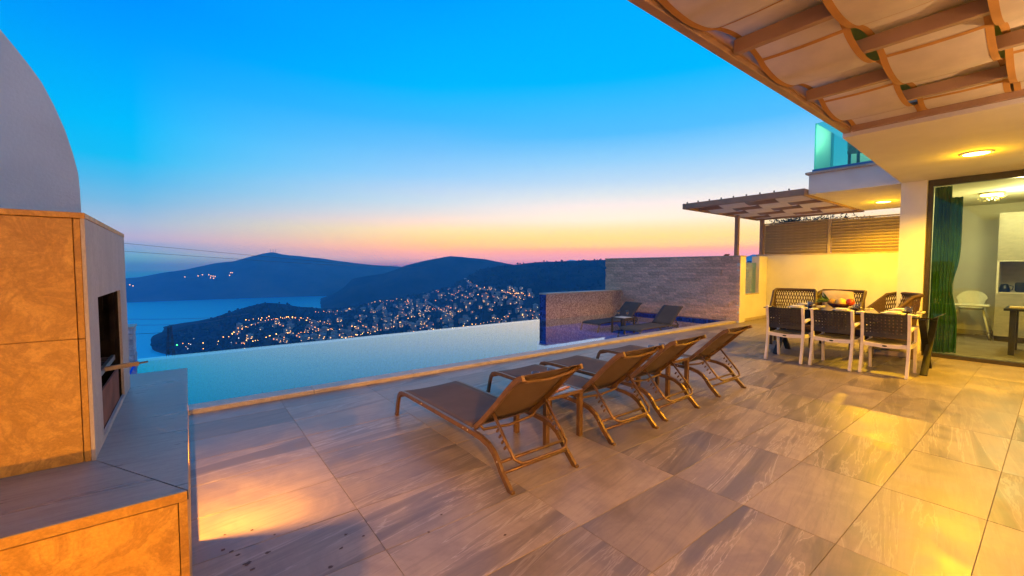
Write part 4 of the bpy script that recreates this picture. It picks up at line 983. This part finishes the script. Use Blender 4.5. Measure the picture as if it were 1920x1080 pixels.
# ================================================================== dining corner
TZ = .78
dt = thing('dining_table', 'long smoked glass dining table with black crossed legs', 'table', (7.98, 1.96, 0))
MB().box((-.52, -.99, TZ-.014), (.52, .99, TZ), 0, .003).build('table_top', M['smokeglass'], dt)
for sy in (-1, 1):
    y = sy*.885
    for s in (-1, 1): MB().beam((s*.33, y+s*.021, 0), (-s*.30, y+s*.021, TZ-.045), .04, .07, 0, (0, 1, 0)).build('leg', M['blackmetal'], dt)
    MB().box((-.42, y-.04, TZ-.045), (.42, y+.04, TZ-.0145), 0, .002).build('leg_head', M['blackmetal'], dt)
for s in (-1, 1): MB().box((s*.3-.02, -.84, TZ-.042), (s*.3+.02, .84, TZ-.018)).build('rail', M['blackmetal'], dt)
def white_chair():
    # back towards -x, faces +x
    t = thing('dining_chair', 'chair', 'chair'); W2 = .235
    for s in (-1, 1):
        MB().sweep([(-.02, s*W2, 0), (.03, s*W2, .22), (.05, s*W2, .42), (.045, s*W2, .60), (.0, s*W2, .83)], .032, .04, (0, 1, 0)).build('back_leg', M['whiteframe'], t)
        MB().sweep([(.52, s*W2, 0), (.49, s*W2, .25), (.47, s*W2, .62)], .032, .036, (0, 1, 0)).build('front_leg', M['whiteframe'], t)
        MB().sweep([(.05, s*(W2+.002), .612), (.2, s*(W2+.004), .635), (.40, s*(W2+.004), .64), (.5, s*(W2+.002), .63)], .045, .024, (0, 1, 0)).build('armrest', M['whiteframe'], t)
        MB().sweep([(.06, s*(W2-.002), .40), (.28, s*(W2-.002), .385), (.47, s*(W2-.002), .40)], .026, .05, (0, 1, 0)).build('seat_rail', M['whiteframe'], t)
    MB().sweep([(.048, -W2+.018, .40), (.044, 0, .385), (.048, W2-.018, .40)], .024, .05, (1, 0, 0)).build('seat_rail', M['whiteframe'], t)
    MB().sweep([(.475, -W2+.018, .40), (.475, 0, .39), (.475, W2-.018, .40)], .024, .05, (1, 0, 0)).build('seat_rail', M['whiteframe'], t)
    MB().lathe([(0, .003), (.02, .002), (.022, 0)], (0, 0, 0), 14).build('badge', M['blackmetal'], t).location = (.0305, 0, .388)
    bd = [o for o in COL.objects if o.parent == t][-1]; bd.rotation_euler = (0, -math.pi/2, 0); bd.scale = (.5, 1.2, 1)
    # woven back panel with rows of square holes, gently curved
    def bx(z, y): return .046 - .045*max(0, (z-.58)/.25) - .022*(1-(y/W2)**2)
    mb = MB(); cols, rows = 34, 22; y0, y1, z0, z1 = -W2+.014, W2-.014, .50, .815
    def P_(i, j, d): y = y0+(y1-y0)*i/cols; z = z0+(z1-z0)*j/rows; return (bx(z, y)+d, y, z)
    for i in range(cols):
        for j in range(rows):
            hole = (i % 3 == 1) and (j % 3 == 1) and 2 < i < cols-2 and 2 < j < rows-2
            if hole: continue
            mb.add([P_(i, j, -.006), P_(i+1, j, -.006), P_(i+1, j+1, -.006), P_(i, j+1, -.006), P_(i, j, .006), P_(i+1, j, .006), P_(i+1, j+1, .006), P_(i, j+1, .006)], [(0,1,2,3), (7,6,5,4), (0,4,5,1), (1,5,6,2), (2,6,7,3), (3,7,4,0)])
    mb.build('backrest', M['blackweave'], t)
    st = MB(); n = 10; vs = []
    for i in range(n+1):
        for j in range(9):
            x = .055+.43*i/n; y = -W2+.02+(2*W2-.04)*j/8; vs.append((x, y, .425-.018*math.sin(math.pi*i/n)*math.sin(math.pi*j/8)))
    m = len(vs); vs += [(x, y, z-.03) for x, y, z in vs]; fs = [(i*9+j, (i+1)*9+j, (i+1)*9+j+1, i*9+j+1) for i in range(n) for j in range(8)]; fs += [tuple(m+k for k in f[::-1]) for f in fs]
    for i in range(n): fs += [(i*9, m+i*9, m+(i+1)*9, (i+1)*9), (i*9+8, (i+1)*9+8, m+(i+1)*9+8, m+i*9+8)]
    for j in range(8): fs += [(j, j+1, m+j+1, m+j), (n*9+j, m+n*9+j, m+n*9+j+1, n*9+j+1)]
    st.add(vs, fs).build('seat', M['seatweave'], t); return t
wc = white_chair()
for k, (y, lb) in enumerate([(2.53, 'left of the three white framed chairs with black woven back'), (1.955, 'middle of the three white framed chairs with black woven back'), (1.385, 'right of the three white framed chairs with black woven back, nearest the glass door')]):
    o = wc if k == 0 else copy_tree(wc); o.location = (7.15+.045*k, y, 0); o.rotation_euler = (0, 0, rad((1.5, -1, .5)[k])); tag(o, lb, 'chair', 'white framed dining chairs')
def wicker():
    # faces -x; origin at seat centre
    t = thing('wicker_armchair', 'w', 'armchair'); Wd = .33
    pth = [(-.30, -Wd), (-.05, -Wd-.01), (.20, -Wd), (.28, -Wd+.02), (.305, -.17), (.31, 0), (.305, .17), (.28, Wd-.02), (.20, Wd), (-.05, Wd+.01), (-.30, Wd)]
    ht = [.66, .70, .96, .985, .985, .985, .985, .985, .96, .70, .66]
    lean = [0, 0, .03, .07, .10, .10, .10, .07, .03, 0, 0]
    latt = range(2, 8)
    mb = MB(); nz = 6; vs = []
    for i, (x, y) in enumerate(pth):
        for k in range(nz+1):
            z = .16+(ht[i]-.16)*k/nz; o = lean[i]*(z-.3)/.7; vs.append((x+max(0, o), y, z))
    m = len(vs); vs += [(x*.93-.012, y*.92, z) for x, y, z in vs]; w1 = nz+1; fs = []
    for i in range(len(pth)-1):
        for k in range(nz):
            if i in latt and k in (4, 5): continue
            q = (i*w1+k, (i+1)*w1+k, (i+1)*w1+k+1, i*w1+k+1); fs += [q, tuple(m+a for a in q[::-1])]
    mb.add(vs, fs).build('shell', M['wicker'], t)
    rim = [vs[i*w1+nz] for i in range(len(pth))]; MB().tube([(x+.01, y, z+.01) for x, y, z in rim], .028, 8).build('rolled_rim', M['wicker'], t, True)
    la = MB()
    for i in latt:
        for q in range(4):
            for (ka, kb) in ((q/4, (q+1)/4),):
                for fl in (0, 1):
                    for lv in range(2):
                        za, zb = 4+lv, 5+lv; 
                        if fl: za, zb = zb, za
                        A0, A1 = Vector(vs[i*w1+za]), Vector(vs[(i+1)*w1+za]); B0, B1 = Vector(vs[i*w1+zb]), Vector(vs[(i+1)*w1+zb])
                        la.beam(A0.lerp(A1, ka), B0.lerp(B1, kb), .008, .012)
    la.build('lattice', M['wicker'], t)
    MB().box((-.30, -Wd+.03, .30), (.27, Wd-.03, .40), 0, .01).build('seat', M['wicker'], t)
    for sx in (-.27, .27):
        for sy in (-1, 1): MB().beam((sx, sy*(Wd-.03), 0), (sx, sy*(Wd-.03), .17), .045, .045).build('leg', M['wicker'], t)
    return t
wk = wicker()
for k, (x, y, rz, lb) in enumerate([(8.92, 3.02, 14, 'left brown wicker armchair without cushion behind the table'), (9.12, 2.40, 0, 'middle brown wicker armchair with cream cushions behind the fruit bowl'), (8.95, 1.76, -52, 'right brown wicker armchair turned sideways beside the white pillar')]):
    o = wk if k == 0 else copy_tree(wk); o.location = (x, y, 0); o.rotation_euler = (0, 0, rad(rz)); tag(o, lb, 'armchair', 'wicker armchairs behind the dining table')
def cushion(label, loc, rot, S=.22):
    mb = MB(); n = 12; vs = []
    for sgn in (1, -1):
        for i in range(n+1):
            for j in range(n+1):
                a, b = i/n*2-1, j/n*2-1; e = (1-a**4)*(1-b**4); vs.append((a*S*(1-.06*b*b), b*S*(1-.06*a*a), sgn*(.065*e**.6)))
    m = (n+1)**2; fs = []
    for o in (0, m):
        for i in range(n):
            for j in range(n):
                q = (o+i*(n+1)+j, o+(i+1)*(n+1)+j, o+(i+1)*(n+1)+j+1, o+i*(n+1)+j+1); fs.append(q if o == 0 else q[::-1])
    ob = mb.add(vs, fs).build('cushion', M['cushion'], None, True, loc); ob.rotation_euler = rot; tag(ob, label, 'cushion'); return ob
cushion('square cream cushion leaning on the middle wicker armchair', (9.20, 2.41, .78), (0, rad(78), 0), .24)
# table settings
def plate(label, x, y, r=.135):
    o = MB().lathe([(0, .004), (r*.6, .004), (r*.68, .012), (r, .02), (r, .017), (r*.7, .006), (r*.6, 0), (0, 0)], (0, 0, 0), 28).build('plate', M['china'], None, True, (x, y, TZ+.001)); return tag(o, label, 'plate', 'plates on the dining table')
seats = [(7.66, 2.53), (7.66, 1.955), (7.66, 1.385), (8.30, 2.62), (8.30, 2.0), (8.30, 1.42)]
who = ['left front chair', 'middle front chair', 'right front chair', 'left wicker armchair', 'middle wicker armchair', 'right wicker armchair']
for (x, y), w in zip(seats, who):
    plate('white dinner plate set before the ' + w, x, y)
    p2 = plate('small white plate stacked at the place of the ' + w, x, y, .095); p2.location.z = TZ+.022
    inw = .17 if x < 8 else -.17
    glassware('short glass of dark drink at the place of the ' + w, (x+inw, y-.12, TZ+.001), .085, .038, 'winedark', .55)
    nk = MB().box((-.10, -.035, 0), (.10, .035, .012), 0, .003).build('napkin', M['napkin'], None, False, (x, y-.22, TZ+.001)); tag(nk, 'folded pale napkin at the place of the ' + w, 'napkin', 'napkins on the table')
    kn = MB().box((-.095, -.008, 0), (.02, .008, .003)).box((.02, -.009, 0), (.10, .009, .009)).build('knife', M['blackmetal'], None, False, (x, y-.22, TZ+.0135)); tag(kn, 'black handled knife on the napkin of the ' + w, 'knife', 'knives on the table')
bw = thing('fruit_bowl', 'dark bowl holding fruit in the middle of the dining table', 'bowl', (7.98, 2.07, TZ+.001))
MB().lathe([(0, 0), (.06, 0), (.12, .05), (.15, .09), (.144, .09), (.112, .052), (.05, .012), (0, .012)], (0, 0, 0), 24).build('bowl', M['winedark'], bw, True)
pine = thing('pineapple', 'pineapple lying in the fruit bowl with spiky green leaves', 'pineapple', (7.96, 2.13, TZ+.085)); pine.rotation_euler = (rad(-62), 0, rad(10))
MB().lathe([(0, -.08), (.04, -.07), (.058, -.02), (.058, .04), (.045, .08), (0, .09)], (0, 0, 0), 14).build('fruit_body', plain('pineapple_skin', (.30, .17, .03), .7, .4, 40, 0, 1, 60), pine, True)
lfm = MB(); rr_ = random.Random(2)
for k in range(26):
    a = rr_.uniform(0, 6.28); L = rr_.uniform(.10, .19); sp_ = rr_.uniform(.1, .6); d = Vector((math.cos(a)*sp_, math.sin(a)*sp_, 1)).normalized(); e = d.cross(Vector((0, 0, 1))).normalized()
    b0 = Vector((math.cos(a)*.02, math.sin(a)*.02, .08)); lfm.add([b0-e*.009, b0+e*.009, b0+d*L*.6+e*.007, b0+d*L+Vector((math.cos(a), math.sin(a), -.2))*.03, b0+d*L*.6-e*.007], [(0, 1, 2, 3, 4)])
lfm.build('leaves', plain('pineapple_leaf', (.05, .11, .03), .5, .2, 10), pine)
tag(MB().lathe([(0, -.06), (.04, -.045), (.06, 0), (.04, .045), (.01, .055), (0, .05)], (0, 0, 0), 16).build('apple', plain('red_apple', (.42, .05, .015), .25, .3, 8), None, True, (7.95, 1.93, TZ+.115)), 'red apple at the right of the fruit bowl', 'apple')
tag(MB().lathe([(0, -.075), (.05, -.06), (.078, 0), (.05, .06), (0, .075)], (0, 0, 0), 18).build('melon', plain('yellow_melon', (.62, .42, .08), .4, .15, 8), None, True, (7.93, 2.04, TZ+.10)), 'round yellow melon in the fruit bowl', 'melon')
# timber step in front of the pillar
stp = thing('door_step', 'low pale stone step at the foot of the white pillar', 'step', (9.12, 1.62, 0)); MB().box((-.15, -.30, 0), (.2, .3, .08), 0, .004).build('slab', M['coping'], stp)

# ================================================================== inside the glass doors
def curtain(y0, y1, x, z1, pl, label, tie=0):
    ct = MB(); n = pl*8; vs = []; nz = 18
    for i in range(n+1):
        t = i/n
        for j in range(nz+1):
            q = j/nz; z = .04+(z1-.04)*q; w = 1-tie*math.exp(-((z-1.1)/.32)**2)
            vs.append((x+.035*math.sin(t*math.pi*2*pl)*(.75+.25*math.sin(q*5+t*3))+.01*math.sin(q*7+t*9), y0+(y1-y0)*t*w, z))
    m = nz+1; ct.add(vs, [(i*m+j, (i+1)*m+j, (i+1)*m+j+1, i*m+j+1) for i in range(n) for j in range(nz)])
    tag(ct.build('curtain', M['curtain'], None, True), label, 'curtain')
curtain(1.30, 1.10, 9.68, 2.72, 5, 'pleated teal green curtain hanging inside the glass door')
curtain(1.16, .99, 9.82, 2.55, 3, 'narrow tied teal curtain panel behind the pleated curtain', .45)
kc = thing('kitchen_unit', 'tall grey kitchen cabinet with an open oven niche', 'cabinet', (12.4, .76, 0))
MB().box((0, -2.6, 1.56), (.62, 0, 2.47), 0, .004).build('upper_door', M['cabinet'], kc); MB().box((0, -2.6, .1), (.62, 0, .93), 0, .004).build('lower_door', M['cabinet'], kc)
MB().box((.05, -2.6, -.01), (.6, -.01, .0995)).build('plinth', M['frame'], kc); MB().box((.56, -2.6, .9305), (.62, -.0305, 1.5595)).build('niche_back', M['cabinet'], kc); MB().box((.01, -.03, .9305), (.62, 0, 1.5595)).build('niche_side', M['whiteframe'], kc)
for z in (.9305, 1.5405): MB().box((-.008, -2.6, z), (.04, -.031, z+.018)).build('niche_trim', M['whiteframe'], kc)
ta = thing('toaster', 'dark toaster standing in the kitchen niche', 'toaster', (12.62, .38, .949)); MB().box((-.09, -.15, .01), (.09, .15, .19), 0, .02).build('body', M['blackmetal'], ta); MB().box((-.06, -.12, .1905), (.06, .12, .195)).build('slot_plate', M['steel'], ta); MB().box((-.02, -.17, .09), (.02, -.1505, .12)).build('lever', M['steel'], ta)
kt = thing('kettle', 'small dark kettle at the left in the kitchen niche', 'kettle', (12.62, .66, .949)); MB().lathe([(0, 0), (.07, 0), (.075, .05), (.05, .15), (0, .16)], (0, 0, 0), 16).build('body', M['blackmetal'], kt, True); MB().tube([(0, -.06, .13), (0, -.11, .11), (0, -.10, .05), (0, -.07, .03)], .008, 6).build('handle', M['blackmetal'], kt)
# high chair
hc = thing('high_chair', 'white plastic high chair standing inside behind the glass', 'high chair', (12.72, 1.10, -.012))
HCM = plain('high_chair_plastic', (.80, .80, .76), .3, .03, 8)
for sx in (-1, 1):
    for sy in (-1, 1):
        MB().tube([(sx*.13, sy*.17, .62), (sx*.27, sy*.27, .16)], [.018, .016], 8).build('leg', HCM, hc, True); MB().tube([(sx*.27, sy*.27, .16), (sx*.305, sy*.30, 0)], .02, 8).build('foot', M['steel'], hc, True)
mb = MB(); vs = []
for i in range(15):
    a = math.pi*(-.62+1.24*i/14)
    for k in range(6): z = .60+(.36*k/5)*(.55+.45*max(0, math.cos(a))); rr2 = .17+.05*k/5; vs.append((math.cos(a)*rr2*.85+.02, math.sin(a)*rr2, z))
mb.add(vs, [(i*6+k, (i+1)*6+k, (i+1)*6+k+1, i*6+k+1) for i in range(14) for k in range(5)]); mb.build('seat_shell', HCM, hc, True)
MB().lathe([(0, .58), (.16, .58), (.18, .61), (0, .615)], (0, 0, 0), 20).build('seat', HCM, hc, True)
MB().box((-.34, -.27, .66), (-.06, .27, .70), 0, .015).build('tray', HCM, hc)
# indoor table and wire chair
it = thing('indoor_table', 'dark table at the right edge inside the room', 'table', (11.0, -.25, -.012)); MB().box((-.45, -1.2, .73), (.45, .80, .77), 0, .004).build('table_top', M['blackmetal'], it)
for sx in (-.36, .36):
    for sy in (-1.0, .70): MB().box((sx-.035, sy-.035, 0), (sx+.035, sy+.035, .7295)).build('leg', M['blackmetal'], it)
tag(MB().box((-.15, -.12, 0), (.15, .12, .02), 0, .003).build('place_mat', M['cushion'], None, False, (10.85, .38, .759)), 'yellow lit tray lying on the indoor table', 'tray')
wr = thing('wire_chair', 'black wire chair pulled up to the indoor table', 'chair', (10.75, .0, -.012), rad(150)); wm_ = MB()
for k in range(9):
    y = -.2+.05*k; wm_.tube([(.22, y*.8, .46), (-.12, y, .44), (-.2, y*1.05, .62), (-.25, y*1.05, .84)], .005, 5)
for z, x in ((.52, -.16), (.62, -.2), (.72, -.225), (.84, -.25)): wm_.tube([(x, -.21, z), (x, .21, z)], .006, 5)
wm_.build('wire_shell', M['blackmetal'], wr); MB().box((-.13, -.19, .445), (.2, .19, .475), 0, .01).build('seat_pad', M['blackweave'], wr)
for sx in (-.2, .2):
    for sy in (-.2, .2): MB().tube([(sx*.4, sy*.5, .44), (sx, sy, 0)], .009, 6).build('leg', M['blackmetal'], wr)
ch = thing('chandelier', 'crystal ceiling lamp glowing inside the room', 'lamp', (11.35, .80, 2.745))
MB().lathe([(0, 0), (.16, 0), (.16, -.02), (0, -.02)], (0, 0, 0), 24).build('canopy', M['steel'], ch); cm = MB(); rr_ = random.Random(3)
for k in range(40):
    a = rr_.uniform(0, 6.28); r = rr_.uniform(.03, .17); z = -.05-rr_.uniform(0, .09); cm.lathe([(0, -.022), (.012, 0), (0, .022)], (math.cos(a)*r, math.sin(a)*r, z), 4)
cm.build('crystals', M['tumbler'], ch); MB().lathe([(0, -.025), (.14, -.025), (.14, -.045), (0, -.045)], (0, 0, 0), 20).build('light_ring', M['bulb'], ch)
point('room_light', (11.2, .4, 2.45), 85, (1, .86, .50), .12)
ceil_lamp(11.9, .72, 2.75, 'small white spotlight in the room ceiling', 22, .05, 'whitebulb', (1, .95, .78), 'ceiling_spotlight')

# ================================================================== evening air over the bay
hz = MB().box((-27000, -27000, SEA-4.5), (27000, 27000, 126)).build('haze', None)
hz.data.materials.clear(); hm = bpy.data.materials.new('haze_air'); hm.use_nodes = True; nn_ = hm.node_tree.nodes; nn_.clear()
ho = nn_.new('ShaderNodeOutputMaterial'); pv = nn_.new('ShaderNodeVolumePrincipled'); pv.inputs['Density'].default_value = .00038; pv.inputs['Color'].default_value = (.10, .46, 1, 1); pv.inputs['Absorption Color'].default_value = (1, 1, 1, 1); pv.inputs['Anisotropy'].default_value = .0
hm.node_tree.links.new(pv.outputs[0], ho.inputs['Volume']); hz.data.materials.append(hm); tag(hz, 'blue evening haze over the bay', 'haze', kind='stuff')
